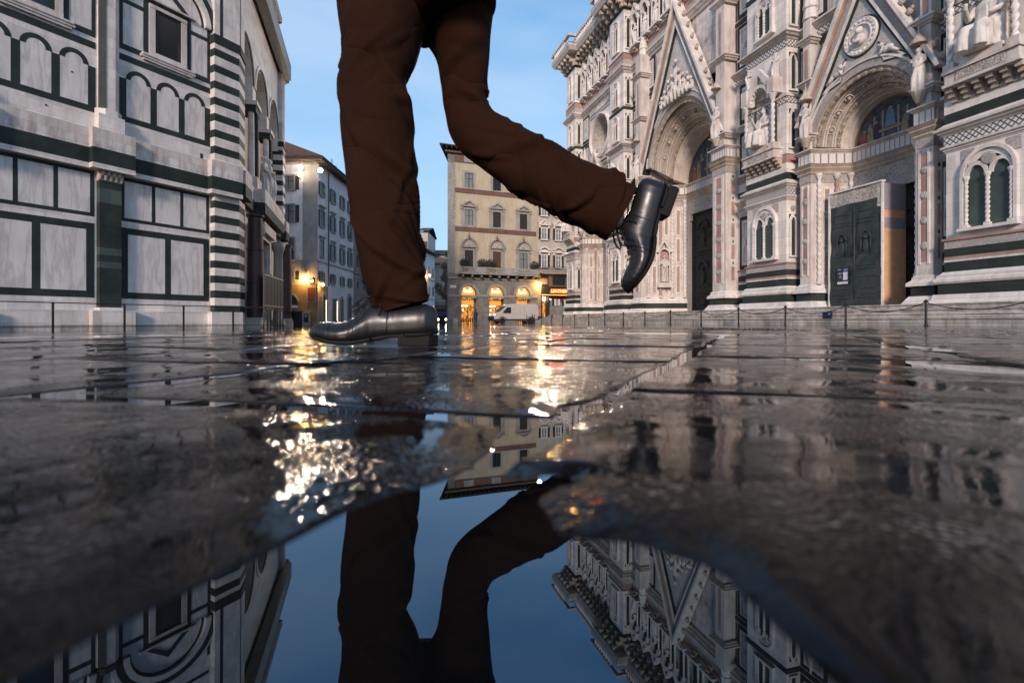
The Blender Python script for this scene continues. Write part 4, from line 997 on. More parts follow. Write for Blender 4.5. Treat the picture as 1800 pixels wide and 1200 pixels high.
    for sg in (-1, 1):
        q.box(c+sg*.03-.03, c+sg*.03+.03, wdep-.18, wdep-.12, .7, door_h)
        W_ = (hw-.3); cc = c+sg*W_/2
        for zz0, zz1 in ((.9, 1.9), (2.05, 4.9), (5.05, 6.1), (6.2, door_h-.1)):
            if zz1 > door_h: continue
            fr = .07
            q.box(cc-W_*.42, cc+W_*.42, wdep-.18, wdep-.13, zz0, zz0+fr).box(cc-W_*.42, cc+W_*.42, wdep-.18, wdep-.13, zz1-fr, zz1).box(cc-W_*.42, cc-W_*.42+fr, wdep-.18, wdep-.13, zz0, zz1).box(cc+W_*.42-fr, cc+W_*.42, wdep-.18, wdep-.13, zz0, zz1)
            if zz1-zz0 > 1.5: q.strip(q.arc(cc, zz1-1.1, W_*.24, n=10), q.arc(cc, zz1-1.1, W_*.19, n=10), wdep-.18, wdep-.12); q.ell((cc, wdep-.16, zz1-1.7), (W_*.12, .08, .5)); q.ell((cc, wdep-.14, zz1-1.1), (W_*.06, .07, .12)); q.box(cc-W_*.3, cc+W_*.3, wdep-.18, wdep-.12, zz0+.5, zz0+.58)
            else: q.ell((cc, wdep-.17, (zz0+zz1)/2), (W_*.14, .06, .2))
    q.build('bronze_door', p)
    # gable
    q = MB(FT); bz = zgi-gs*(jam+.15)             # zgi inner apex, slope gs
    def tri_(off, z_off): return [(c-(jam+.15)-off*.2, bz-off*.3), (c, zgi+z_off), (c+(jam+.15)+off*.2, bz-off*.3)]
    A0 = tri_(0, 0)
    def offs(d): k2 = math.hypot(1, gs); return [(A0[0][0]-d*k2/gs*.0-d*.9, A0[0][1]), (c, zgi+d*k2), (A0[2][0]+d*.9, A0[2][1])]
    gb = bpy.data.objects.new('gable', None); C.objects.link(gb); gb.parent = cat
    for d0, d1, mt, w1 in ((-.02, .10, 'green', .34), (.10, .22, 'white', .42), (.22, .5, 'carvefine', .36), (.5, .58, 'pink', .44), (.58, .66, 'tan', .5), (.66, .82, 'white', .6)):
        MB(FT).mat(mt).strip(offs(d0), offs(d1), .1, w1*pj/.5 if pj < .7 else w1+.3).build('raking_moulding', gb)
    q = MB(FT).mat('carvewhite'); y_ = .28*pj/.5 if pj < .7 else .5
    arc_ = q.arc(c, zc_out, r_out+.42, a0=160, a1=20, n=24, sz=1.03)
    tp = []
    for (x, z) in arc_: tp.append((x, max(z+.01, zgi-gs*abs(x-c))))
    q.strip(arc_, tp, -.3, y_); q.build('gable_field', gb)
    # crockets up the rakes
    q = MB(FT).mat('tan')
    B = offs(.82)
    for (p0, p1) in ((B[0], B[1]), (B[2], B[1])):
        n = 11
        for i in range(n):
            f = (i+.5)/n; x = p0[0]+(p1[0]-p0[0])*f; z = p0[1]+(p1[1]-p0[1])*f; sgx = -1 if x < c else 1
            q.ell((x+.1*sgx, y_+.05, z+.1), (.13, .12, .15), 7, 5); q.ell((x+.2*sgx, y_+.05, z+.2), (.08, .08, .09), 6, 4)
    q.build('crockets', gb)
    return p, gb, y_
plain('painting', (.10, .105, .14), .5, var=.9); plain('paintblue', (.18, .28, .42), .5, var=.4); plain('paintred', (.28, .07, .05), .5); plain('paintdark', (.035, .03, .045), .5); plain('painttan', (.38, .28, .16), .5, var=.5); plain('paintskin', (.35, .25, .18), .5); plain('paintcol', (.30, .28, .27), .5); plain('gilt', (.30, .20, .08), .5)
stone('pinkish', (.40, .24, .20), (.52, .38, .33), dirt=.3)
m, t, b = newmat('squares')
uu = node(t, 'ShaderNodeSeparateXYZ', {0: uvz(t)})
f1 = node(t, 'ShaderNodeMath', {0: uu.outputs[0], 1: .22}, operation='PINGPONG'); f2 = node(t, 'ShaderNodeMath', {0: uu.outputs[1], 1: .25}, operation='PINGPONG')
l1 = node(t, 'ShaderNodeMath', {0: f1.outputs[0], 1: .11}, operation='SUBTRACT'); l1a = node(t, 'ShaderNodeMath', {0: l1.outputs[0]}, operation='ABSOLUTE'); l2 = node(t, 'ShaderNodeMath', {0: l1a.outputs[0], 1: .022}, operation='LESS_THAN')
t.links.new(rampn(t, l2.outputs[0], [(.3, (.66, .61, .58)), (.7, (.20, .19, .19))]), b.inputs['Base Color']); b.inputs['Roughness'].default_value = .6
ps = portal(16.95, 1.75, 8.1, 2.4, 8.3, 1.68, 8.15, -1.35, 2.4, .62, .5, 14.1, 1.82, 's', 5.9, 'sheeted portal')
pc_ = portal(30.1, 2.9, 10.1, 3.45, 11.4, 2.75, 10.15, -2.3, 4.1, 1.15, .85, 19.8, 2.05, 'c', 7.9, 'main portal with the bronze door')
pn = portal(43.15, 1.75, 8.1, 2.4, 8.3, 1.68, 8.15, -1.35, 2.4, .62, .5, 14.1, 1.82, 'n', 5.9, 'farthest portal')
# gable reliefs
def relief(c, z, w_, h, gb, y_, n, seed):
    r_ = random.Random(seed); q = MB(FT).mat('statue')
    for i in range(n):
        f = (i+.5)/n*2-1; hh = h*(1-abs(f)*.75)*r_.uniform(.75, 1); u = c+f*w_
        q.ell((u, y_+.06, z+hh*.35), (w_/n*.8, .16, hh*.36), 9, 7); q.ell((u+r_.uniform(-.05, .05), y_+.15, z+hh*.8), (.11, .12, .14), 8, 6)
        q.tube([(u, y_+.15, z+hh*.65), (u+r_.uniform(-.3, .3), y_+.25, z+hh*.45)], .06, 6); q.tube([(u-.05, y_+.2, z), (u+.05, y_+.24, z+hh*.3)], [.09, .07], 6)
    q.build('relief_figures', gb, smooth=True)
relief(30.1, 14.95, 1.9, 3.4, pc_[1], pc_[2], 9, 3)
for (P_, c) in ((ps, 16.95), (pn, 43.15)):
    q = MB(FT); y_ = P_[2]
    q.mat('green').wheel(c, 12.25, [(.84, y_), (.84, y_+.03), (.6, y_+.03)], 32)
    q.mat('white').wheel(c, 12.25, [(.77, y_), (.77, y_+.1), (.74, y_+.14), (.55, y_+.10), (.52, y_+.13), (.48, y_+.13), (.46, y_+.04)], 32)
    for i in range(20): a = 2*math.pi*i/20; q.ell((c+.65*math.cos(a), y_+.11, 12.25+.65*math.sin(a)), (.07, .05, .07), 6, 5)
    q.build('medallion', P_[1])
    q = MB(FT).mat('statue').ell((c, y_+.12, 12.12), (.24, .16, .26)).ell((c+.02, y_+.2, 12.48), (.11, .12, .14)).tube([(c+.2, y_+.2, 12.2), (c+.1, y_+.3, 12.0), (c-.1, y_+.3, 12.05)], .07).ell((c, y_+.14, 12.5), (.15, .1, .17)); q.build('relief_bust', P_[1], smooth=True)
    for sg in (-1, 1):
        q = MB(FT).mat('statue').ell((c+sg*1.15, y_+.06, 11.15), (.28, .1, .16)).ell((c+sg*.95, y_+.1, 11.38), (.1, .1, .11)).tube([(c+sg*1.3, y_+.1, 11.1), (c+sg*1.65, y_+.1, 10.85)], [.09, .05]).tube([(c+sg*1.05, y_+.12, 11.3), (c+sg*.85, y_+.12, 11.0)], .05); q.build('relief_figure', P_[1], smooth=True)
        q = MB(FT).mat('white').strip([(c+sg*.75, 11.55), (c+sg*1.95, 10.55), (c+sg*1.0, 10.75)], [(c+sg*.83, 11.45), (c+sg*1.72, 10.68), (c+sg*1.02, 10.84)], y_, y_+.06, close=True).mat('green').strip([(c+sg*.72, 11.68), (c+sg*2.08, 10.48), (c+sg*1.0, 10.68)], [(c+sg*.75, 11.58), (c+sg*1.98, 10.53), (c+sg*1.0, 10.72)], y_, y_+.04, close=True); q.build('relief_panel', P_[1])
# statue in the left splay of the main portal
q = MB(FT).mat('carvetan'); cN = (33.62, -.75)
nd = Vector((-(-2.3-.47), (33.0-34.2))); 
ang_ = math.atan2(-1.2, -2.77)
TN = frame(FE-cN[1]*1.0, cN[0], 0.87, -0.5, -.5, -.87)
q = MB(TN).mat('cornice').strip(q.arc(0, 4.9, .42, n=12, sz=1.5), q.arc(0, 4.9, .34, n=12, sz=1.4), -.1, .3).box(-.42, -.34, -.1, .3, 2.9, 4.9).box(.34, .42, -.1, .3, 2.9, 4.9).strip([(-.55, 5.2), (0, 6.3), (.55, 5.2)], [(-.4, 5.15), (0, 5.9), (.4, 5.15)], -.1, .34).box(-.5, .5, -.1, .42, 2.55, 2.9)
q.mat('pink').box(-.34, .34, -.1, .0, 2.9, 5.4); q.build('statue_niche', pc_[0])
statue(TN(0, .2, 2.95), 2.0, math.atan2(TN(0, 1, 0)[1]-TN(0, 0, 0)[1], TN(0, 1, 0)[0]-TN(0, 0, 0)[0])-R(90), 'standing marble figure in the pointed niche beside the tall bronze door', ('stand', 1))
# round window over the farthest portal
oc = bpy.data.objects.new('round_window', None); C.objects.link(oc); oc.parent = cat
c, zc = 42.75, 17.0
q = MB(FT).mat('white').wheel(c, zc, [(2.05, -.5), (2.05, .22), (1.9, .28), (1.82, .2), (1.78, .05)], 40, cap=False).mat('carve').wheel(c, zc, [(1.78, .05), (1.35, -.75), (1.25, -.7), (1.15, -1.1)], 40, cap=False).mat('white').wheel(c, zc, [(1.15, -1.1), (1.05, -1.05), (1.0, -1.3)], 40, cap=False)
q.build('window_splay', oc)
q = MB(FT).mat('dark').wheel(c, zc, [(1.1, -1.5), (1.1, -1.4)], 32); q.build('window_glass', oc)
q = MB(FT).mat('white').wheel(c, zc, [(.2, -1.4), (.2, -1.25), (.02, -1.22)], 16)
for i in range(12): a = R(30*i); q.tube([(c+.15*math.cos(a), -1.3, zc+.15*math.sin(a)), (c+.8*math.cos(a), -1.3, zc+.8*math.sin(a))], .035, 6); a2 = R(30*i+15); q.tube([(c+.8*math.cos(a), -1.3, zc+.8*math.sin(a)), (c+1.0*math.cos(a2), -1.3, zc+1.0*math.sin(a2)), (c+.8*math.cos(a+R(30)), -1.3, zc+.8*math.sin(a+R(30)))], .035, 6)
q.build('tracery', oc)
# square frame around the round window
q = MB(FT).mat('white'); sq = [(c+2.15*math.cos(R(9*i))/max(abs(math.cos(R(9*i))), abs(math.sin(R(9*i)))), zc+2.15*math.sin(R(9*i))/max(abs(math.cos(R(9*i))), abs(math.sin(R(9*i))))) for i in range(40)]
ci = [(c+2.04*math.cos(R(9*i)), zc+2.04*math.sin(R(9*i))) for i in range(40)]
q.strip(ci, sq, -.4, .02, close=True)
sq2 = [(c+(x-c)*1.1, zc+(z-zc)*1.1) for x, z in sq]; q.mat('carvefine').strip(sq, sq2, -.4, .1, close=True); q.mat('green').strip(sq2, [(c+(x-c)*1.06, zc+(z-zc)*1.06) for x, z in sq2], -.4, .03, close=True)
q.build('window_surround', oc)
# galleries of niches between the piers, corbelled parapet on top
gal = bpy.data.objects.new('gallery', None); C.objects.link(gal); gal.parent = cat
def gallery(u0, u1, n):
    q = MB(FT); W = (u1-u0)/n
    for i in range(n):
        c = u0+W*(i+.5)
        q.mat('tan').box(c-W*.36, c+W*.36, 0, .02, 21.7, 24.4)
        q.mat('dark').box(c-W*.26, c+W*.26, .02, .03, 21.9, 23.9); q.prism(q.arc(c, 23.9, W*.26, n=10, sz=1.4), .02, .03)
        q.mat('white').strip(q.arc(c, 23.7, W*.36, n=12, sz=1.5), q.arc(c, 23.7, W*.26, n=12, sz=1.4), 0, .4)
        for sg in (-1, 1): q.lathe(c+sg*W*.33, .3, [(21.9, .07), (23.6, .06), (23.7, .12)], 8)
        q.strip([(c-W*.42, 24.2), (c, 25.15), (c+W*.42, 24.2)], [(c-W*.3, 24.15), (c, 24.95), (c+W*.3, 24.15)], 0, .42)
        for k_ in range(2): q.mat('tan').box(c-.15, c+.15, 0, .2+.2*k_, 21.3+.18*k_, 21.48+.18*k_)
        q.mat('white').box(c-W*.4, c+W*.4, 0, .5, 21.68, 21.84)
    q.build('niche_row', gal)
    return [u0+W*(i+.5) for i in range(n)]
for (u0, u1, n) in ((13.4, 20.4, 5), (23.3, 36.9, 9), (39.5, 46.7, 5)):
    cs_ = gallery(u0, u1, n)
    if u0 > 30: 
        for i, u in enumerate(cs_): statue(FT(u, .25, 21.84), 1.7, WEST, 'small figure in niche %d from the far corner, row above the round window' % (n-i), ('stand', i % 3), 'figures in the high niche row')
    elif u0 > 20:
        for i, u in enumerate(cs_[5:]): statue(FT(u, .25, 21.84), 1.7, WEST, 'figure in niche %d from the pier, high row above the main portal' % (4-i), ('stand', i % 3), 'figures in the high niche row')
def parapet(path, z0, nm='parapet'):
    q = MB(FT)
    # corbels along each straight run
    for (p0, p1) in zip(path[:-1], path[1:]):
        d = Vector((p1[0]-p0[0], p1[1]-p0[1])); Ln = d.length
        if Ln < .5: continue
        d /= Ln; nx = Vector((-d.y, d.x)); n = max(2, round(Ln/.72))
        for i in range(n+1):
            pnt = Vector(p0)+d*(Ln*i/n)
            for k_ in range(3):
                o = .3+.32*k_; zz = z0+.32*k_
                a = pnt-d*.13; b_ = pnt+d*.13
                q.mat('tan').hprism([tuple(a-nx*.1), tuple(a+nx*o), tuple(b_+nx*o), tuple(b_-nx*.1)], zz, zz+.34)
            a = pnt-d*.36; b_ = pnt+d*.36
            if i < n: pm = pnt+d*(Ln/n/2); q.mat('tan').ell((pm.x+nx.x*.55, pm.y+nx.y*.55, z0+1.05), (.3, .3, .3), 7, 5)
            # balustrade uprights
            for k_ in (0, .5):
                pb = pnt+d*(Ln/n*k_)+nx*1.12; q.mat('white').lathe(pb.x, pb.y, [(z0+1.62, .1), (z0+2.2, .1)], 8)
    q.mat('cornice').sweep(path, [(-.2, z0+1.0), (1.0, z0+1.0), (1.22, z0+1.35), (1.22, z0+1.5), (-.2, z0+1.5)])
    q.mat('pink').sweep(path, [(1.0, z0+1.5), (1.2, z0+1.5), (1.2, z0+1.64), (1.0, z0+1.64)])
    q.mat('cornice').sweep(path, [(.98, z0+2.2), (1.26, z0+2.2), (1.26, z0+2.4), (.98, z0+2.4)])
    return q.build(nm, cat)
parapet([(37.0, 0), (37.0, PJ), (39.4, PJ), (39.4, 0), (46.8, 0), (46.8, PJ), (49.0, PJ), (49.0, -6)], 25.2)
parapet([(10.6, -2), (10.6, PJ), (13.3, PJ), (13.3, 0), (20.5, 0), (20.5, PJ), (23.2, PJ), (23.2, 0)], 25.2)
parapet([(23.2, 0), (37.0, 0)], 25.4)
MB(FT).mat('white2').box(21.6, 38.6, -3, -.2, 28, 40).box(48.0, 48.8, -30, -3, .6, 25).box(10.8, 12, -30, -3, .6, 26).box(10.8, 48.8, -30, -29, 0, 26).build('nave_wall', cat)
MB(FT).mat('roof').box(10.8, 48.8, -29.9, -1, 26.5, 26.8).build('roof', cat)
# steps
stp = MB(FT)
for i in range(4):
    o = 3.45-.36*i; zt = .02+.155*(i+1)+(.0 if i < 3 else .02)
    stp.mat('steps').hprism([(4.0, -1.5), (4.0, o), (49.0+o-1.2, o), (49.0+o-1.2, -30), (47, -30), (47, -1.5)], -.6 if i == 0 else zt-.16, zt-.045)
    stp.hprism([(4.0, -1.5), (4.0, o+.035), (49.0+o-1.165, o+.035), (49.0+o-1.165, -30), (47, -30), (47, -1.5)], zt-.045, zt)
o = stp.build('stone_steps'); tag(o, 'four worn stone steps running the whole length of the cathedral front', 'steps')
# hoarding over the door: printed sheet on a box
hb = thing('covered_hoarding', 'box hoarding with green printed sheet in front and orange boards on its side', 'hoarding')
q = MB(FT).mat('orangeboard').box(16.25, 16.32, -1.3, -.06, .7, 3.95); q.mat('greyboard').box(16.25, 16.32, -1.3, -.06, 4.75, 5.85).box(16.25, 16.32, -1.3, -.06, 3.95, 4.4).mat('orangeboard').box(16.262, 16.32, -1.3, -.06, 4.4, 4.75)
q.build('side_board', hb)
ns, nz = 40, 80; vs = []; fs = []
def shz(u, z):
    return .03*math.sin(u*5+z*1.3)+.015*math.sin(z*7+u*3)+.02*math.sin((u+z)*4.2)
for i in range(nz+1):
    for j in range(ns+1):
        u = 16.25+2.5*j/ns; z = .72+5.2*i/nz; vs.append((u, shz(u, z), z))
for i in range(nz):
    for j in range(ns): k_ = i*(ns+1)+j; fs.append((k_, k_+1, k_+ns+2, k_+ns+1))
q = MB(FT).mat('sheetgreen'); q.add(vs, fs); q.mat('paper'); m_ = q
o = q.build('printed_sheet', hb, smooth=True); md = o.modifiers.new('s', 'SOLIDIFY'); md.thickness = .03
for f in o.data.polygons:
    cz = f.center.z; cu = f.center.y
    pass
o.data.materials.append(MATS['carve'])
for f in o.data.polygons:
    if f.center.z > 5.3 or (f.center.z > 4.9 and f.center.y < 16.45): f.material_index = 2
q = MB(FT).mat('white')
q.box(18.72, 18.78, -.08, .1, .7, 5.9).box(16.21, 16.27, -.04, .07, .7, 5.95).box(16.2, 18.78, -.1, .1, 5.88, 5.95); q.build('sheet_edge', hb)
q = MB(FT).mat('sheetgreen')                      # relief printed and pushed through the sheet
def rib(u0, u1, z, t_=.035): q.tube([(u0+(u1-u0)*i/8, shz(u0+(u1-u0)*i/8, z)+.02, z+.01*math.sin(i*1.7)) for i in range(9)], t_, 6)
for z in (1.1, 1.25, 1.5, 2.0, 2.35, 2.5, 3.0, 4.35, 4.5, 4.85): rib(16.5, 17.35, z); rib(17.65, 18.55, z-.02)
for cu in (16.95, 18.1):
    q.tube([(cu+.22*math.cos(R(a)), .07, 3.65+.3*math.sin(R(a))) for a in range(0, 181, 15)], .035, 6); q.tube([(cu-.22, .07, 3.65), (cu-.22, .07, 3.0)], .03, 6); q.tube([(cu+.22, .07, 3.65), (cu+.22, .07, 3.0)], .03, 6); q.ell((cu, .07, 3.3), (.13, .05, .3)); q.ell((cu, .09, 3.68), (.07, .06, .08))
q.tube([(17.5, .05, .8), (17.48, .07, 3.0), (17.5, .05, 5.2)], .03, 6)
q.build('sheet_relief', hb, smooth=True)
pn_ = thing('notice_board', 'blue and white visitor notice hanging on the green sheet', 'notice')
MB(FT).mat('signblue').box(17.72, 18.3, .09, .12, 1.72, 2.45).mat('paper').box(17.75, 18.27, .12, .125, 1.72, 1.83).build('board', pn_)
q = MB(FT).mat('paper').box(17.77, 17.98, .12, .128, 1.9, 2.25)
q.mat('paintblue').box(17.77, 17.95, .12, .128, 2.3, 2.4); q.mat('gilt').ell((18.13, .122, 2.12), (.035, .01, .05)).box(18.08, 18.18, .12, .128, 1.98, 2.07).mat('paper').box(18.04, 18.24, .12, .126, 2.2, 2.22).box(18.1, 18.24, .12, .126, 2.37, 2.39); q.build('printing', pn_)
sg_ = MB(FT).mat('signblue').box(15.55, 15.95, 3.44, 3.5, .16, .42).mat('paintblue').box(15.6, 15.68, 3.5, 3.506, .3, .38); tag(sg_.build('small_sign'), 'small blue plate fixed to the front of the stone steps', 'sign')

# iron posts with chains along the steps
post0 = None
def post_at(x, y, lab, h=.82):
    global post0
    if post0 is None:
        post0 = thing('iron_post', lab, 'post', 'iron posts along the cathedral steps')
        MB().mat('iron').lathe(0, 0, [(-.1, .055), (0, .055), (.04, .055), (.05, .036), (.72, .034), (.73, .05), (.78, .052), (.8, .03), (.82, .012)], 12).build('shaft', post0, smooth=False)
        q = MB().mat('iron')
        for s_ in (-1, 1): q.tube([(0, s_*.03, .72), (0, s_*.07, .74), (0, s_*.08, .70)], .01, 5)
        q.build('chain_hook', post0); o_ = post0
    else: o_ = copy_tree(post0); o_['label'] = lab
    o_.location = (x, y, gz(x, y)+.03)
    return o_
NW = ['first', 'second', 'third', 'fourth', 'fifth', 'sixth', 'seventh', 'eighth', 'ninth', 'tenth', 'eleventh', 'twelfth', 'thirteenth', 'fourteenth', 'fifteenth', 'sixteenth', 'seventeenth']
pp_ = []
for i in range(-1, 15):
    x, y = 16.6, 11.6+2.735*i; pp_.append((x, y))
    if i >= 0: post_at(x, y, '%s black iron post from the right along the steps' % NW[i] if i else 'black iron post nearest the right edge, chains hanging from both sides')
for i in range(len(pp_)-1):
    (x0, y0), (x1, y1) = pp_[i], pp_[i+1]; za, zb = gz(x0, y0)+.73, gz(x1, y1)+.73; sag = .22+.05*((i*37) % 5)/5
    q = MB().mat('iron').tube([(x0, y0+.06+(y1-y0-.12)*k_/14, za+(zb-za)*k_/14-sag*4*(k_/14)*(1-k_/14)) for k_ in range(15)], .014, 6)
    o = q.build('chain')
    tag(o, 'iron chain sagging between the %s and %s posts from the right' % (NW[i-1], NW[i]) if i else 'iron chain running off the right edge from the nearest post', 'chain', 'chains between the iron posts')
# posts standing by themselves across the north side
for i, (x, Z) in enumerate(((926, 57), (940, 55), (955, 53), (971, 50.5), (990.5, 48))):
    xx, yy = cw((x-900)/900*Z, Z); q = post_at(xx, yy, ['post just behind the rear wheel of the white van', 'slim post right behind the tail of the white van', 'slim post left of the leather shop door', 'slim post before the red lettered shop', 'slim post nearest the cathedral corner'][i], ); q.scale = (1, 1, 1.15)

# ------------------------------------------------------------------ town buildings at the far end of the square
def wwin(T, par, c, z0, z1, wd, glass='curtain', trim='greytrim', shut=None, ped=None, tw=.14, fin=False):
    f = MB(T).mat(trim); a, b_ = c-wd/2, c+wd/2
    f.box(a-tw, a, 0, .10, z0, z1+tw).box(b_, b_+tw, 0, .10, z0, z1+tw).box(a, b_, 0, .10, z1, z1+tw).box(a-tw-.08, b_+tw+.08, 0, .2, z0-.14, z0)
    if ped:
        f.box(a-tw-.32, a-tw-.08, 0, .07, z0, z1+.35).box(b_+tw+.08, b_+tw+.32, 0, .07, z0, z1+.35)
        f.box(a-tw-.36, a-tw-.04, 0, .2, z1+.02, z1+.34).box(b_+tw+.04, b_+tw+.36, 0, .2, z1+.02, z1+.34)
        f.box(a-.55, b_+.55, 0, .32, z1+.36, z1+.52)
        if ped == 'tri': f.strip([(a-.6, z1+.52), (c, z1+1.25), (b_+.6, z1+.52)], [(a-.2, z1+.53), (c, z1+1.02), (b_+.2, z1+.53)], 0, .34); f.prism([(a-.3, z1+.52), (b_+.3, z1+.52), (c, z1+1.05)], 0, .1)
        if ped == 'arc': f.ring(c, z1+.52, wd/2+.36, wd/2+.56, 0, .34, n=18); f.prism(f.arc(c, z1+.52, wd/2+.38, n=18), 0, .1); f.mat('carve').ring(c, z1+.52, .2, .55, .1, .16, n=12)
        if ped == 'seg': f.ring(c, z1+.30, wd/2+.3, wd/2+.48, 0, .3, n=14, a0=150, a1=30); f.prism(f.arc(c, z1+.36, wd/2+.3, n=14, sz=.55), 0, .12)
    if ped == 'hood' : pass
    fo = f.build('window', par)
    g = MB(T).mat(glass).box(a, b_, 0, .02, z0, z1)
    if glass in ('curtain', 'darkglass'):
        g.mat('dark' if trim != 'white' else 'white').box(c-.04, c+.04, .02, .05, z0, z1).box(a, a+.06, .02, .05, z0, z1).box(b_-.06, b_, .02, .05, z0, z1).box(a, b_, .02, .05, z1-.06, z1).box(a, b_, .02, .045, z0+(z1-z0)*.62, z0+(z1-z0)*.62+.05)
    else:
        for i in range(int((z1-z0)/.12)): g.box(a+.05, b_-.05, .02, .035, z0+.03+i*.12, z0+.09+i*.12)
        g.mat('dark').box(c-.015, c+.015, .02, .04, z0, z1)
    g.build('pane' if glass in ('curtain', 'darkglass') else 'closed_shutter', fo)
    if shut:
        for sg in (-1, 1):
            h = MB(T).mat(shut); x0 = c+sg*(wd/2+.02); x1 = c+sg*(wd/2+shutw(wd)); lo, hi = min(x0, x1), max(x0, x1)
            h.box(lo, hi, .03, .08, z0, z1)
            for i in range(int((z1-z0)/.16)): h.box(lo+.05, hi-.05, .08, .095, z0+.06+i*.16, z0+.14+i*.16)
            h.build('shutter', fo)
    return fo
def shutw(w_): return w_*.52
ARC = MB().arc
# --- yellow palace
YB = thing('yellow_palace', 'yellow four-storey palace with grey stone quoins, pedimented windows and three lit arches', 'building')
az = R(84); TY = frame(10.34, 65.71, math.sin(az), math.cos(az), math.cos(az), -math.sin(az))
def TYS(u, w_, z): return TY(u-w_*.40*max(0, 1-u/14.), w_, z)      # the side wall runs off at a slant
q = MB(TYS)
q.mat('yellow').box(.95, 12.7, -10, 0, 6.2, 20.6); q.mat('greystone').box(0, 12.7, -10, -.02, 20.6, 21.75)
q.box(0, .95, -10, .05, -.8, 20.6).box(.95, 12.7, -10, -1.0, -.8, 6.2)
# ground floor front with arched openings
cs_y = (2.84, 6.74, 10.61); ed = [.95, 4.8, 8.7, 12.7]
for i, c in enumerate(cs_y):
    hw = 1.04; e0, e1 = ed[i], ed[i+1]
    q.mat('greystone').strip(ARC(c, 3.6, hw, n=20), [(e0+(e1-e0)*k/20, 6.2) for k in range(21)], -1, 0)
    q.prism([(e0, 3.6), (c-hw, 3.6), (e0, 6.2)], -1, 0).prism([(e1, 3.6), (e1, 6.2), (c+hw, 3.6)], -1, 0)
    q.box(e0, c-hw, -1, 0, -.8, 3.6).box(c+hw, e1, -1, 0, -.8, 3.6)
q.build('wall', YB)
q = MB(TY).mat('greytrim')
for i in range(54): q.box(-.03+.0*(i % 2), .93+(.12 if i % 2 else 0), .05, .075, 6.3+i*.36*.73, 6.3+i*.36*.73+.22)
q.build('quoins', YB)
for i, c in enumerate(cs_y):
    q = MB(TY).mat('greytrim').ring(c, 3.6, 1.06, 1.4, 0, .05, n=20); q.build('arch_moulding', YB)
    q = MB(TY).mat('archglow').prism(ARC(c, 3.6, 1.03, n=18), -.5, -.45); q.mat('glowwhite').box(c-.55, c+.6, -.4, -.36, 3.85, 4.06).ell((c-.5, -.35, 4.3), (.08, .05, .06), 8, 6).ell((c+.3, -.35, 4.35), (.12, .05, .05), 8, 6)
    q.mat('archglow').box(c-1.0, c+1.0, -.46, -.44, 3.45, 3.62); q.build('lit_fanlight', YB)
    q = MB(TY).mat('shopglow').box(c-.92, c+.92, -.9, -.85, -.25, 3.2); q.mat('glowwhite').box(c-.85, c+.1, -.8, -.76, 2.0, 2.1).ell((c-.6, -.7, 1.5), (.08, .05, .08), 8, 6)
    q.mat('archglow').box(c-.9, c+.9, -.85, -.8, 2.2, 2.75)
    q.mat('dark')
    for k in range(5): q.ell((c-.6+k*.3, -.7, 2.9), (.07, .06, .12), 6, 5)
    for k in range(6): q.box(c-.85+k*.3, c-.7+k*.3, -.72, -.6, -.2, .25+.12*((k*7) % 3))
    q.box(c-.92, c+.92, -.5, -.44, 1.92, 1.98).box(c-.04, c+.04, -.5, -.44, -.3, 1.92)
    q.build('shop_window', YB)
    q = MB(TY).mat('awning').box(c-.98, c+.98, -.15, .28, 3.08, 3.42); q.build('awning', YB)
q = MB(TY).mat('greytrim').box(0, 1.9-.1, .0, .12, 3.25, 3.5).box(3.95, 5.6, 0, .12, 3.25, 3.5).box(7.85, 9.5, 0, .12, 3.25, 3.5).box(11.7, 12.7, 0, .12, 3.25, 3.5).box(0, 12.7, 0, .16, 5.55, 5.75).build('string_course', YB)
q = MB(TY).mat('paper').box(.3, 1.1, .055, .08, 4.35, 4.7).build('wall_plaque', YB)
for z0, z1 in ((16.75, 17.3), (11.75, 12.3)): MB(TY).mat('redband').box(.95, 12.5, 0, .08, z0, z1).mat('greytrim').box(.95, 12.5, 0, .14, z1, z1+.1).build('painted_band', YB)
MB(TY).mat('redband').box(.95, 12.7, -.02, .05, 20.75, 21.7).mat('greytrim').box(2.2, 3.5, .05, .1, 20.8, 21.6).box(6, 7.3, .05, .1, 20.8, 21.6).build('painted_frieze', YB)
for i, c in enumerate(cs_y):
    wwin(TY, YB, c, 17.42, 19.38, 1.15, 'curtain' if i == 0 else 'darkglass', ped=None, tw=.28)
    wwin(TY, YB, c, 12.55, 14.62, 1.12, 'curtain' if i == 0 else 'shutter', ped='tri', tw=.22)
    wwin(TY, YB, c, 7.0, 9.32, 1.15, ('shutter', 'shutterbrown', 'curtain')[i], ped='arc', tw=.22)
    q = MB(TY).mat('redband').lathe(c, .15, [(10.8, .28), (11.0, .22), (11.3, .06), (11.65, .02)], 8)
    q.build('finial', YB)
q = MB(TY).mat('greytrim').box(1.35, 12.5, 0, 1.1, 6.12, 6.3).box(1.35, 12.5, 1.0, 1.12, 6.92, 7.05).box(1.35, 12.5, .98, 1.14, 6.3, 6.4)
for i in range(46):
    u = 1.5+i*.24
    if int(i/8) % 2 == 0 or i % 8 in (0, 7): q.lathe(u, 1.06, [(6.4, .05), (6.6, .07), (6.75, .04), (6.92, .05)], 6)
    else: q.box(u-.12, u+.12, 1.02, 1.1, 6.4, 6.92)
for u in (1.42, 4.7, 8.7, 12.42): q.box(u-.1, u+.1, .98, 1.15, 6.3, 7.08)
q.build('stone_balcony', YB)
q = MB(TY).mat('greystone')
for i in range(9): q.hprism([(1.7+i*1.25, 0), (1.7+i*1.25, .9), (1.95+i*1.25, .9), (1.95+i*1.25, 0)], 5.78, 6.12)
q.mat('eavedark').box(1.35, 12.5, 0, .35, 5.76, 6.11); q.build('balcony_brackets', YB)
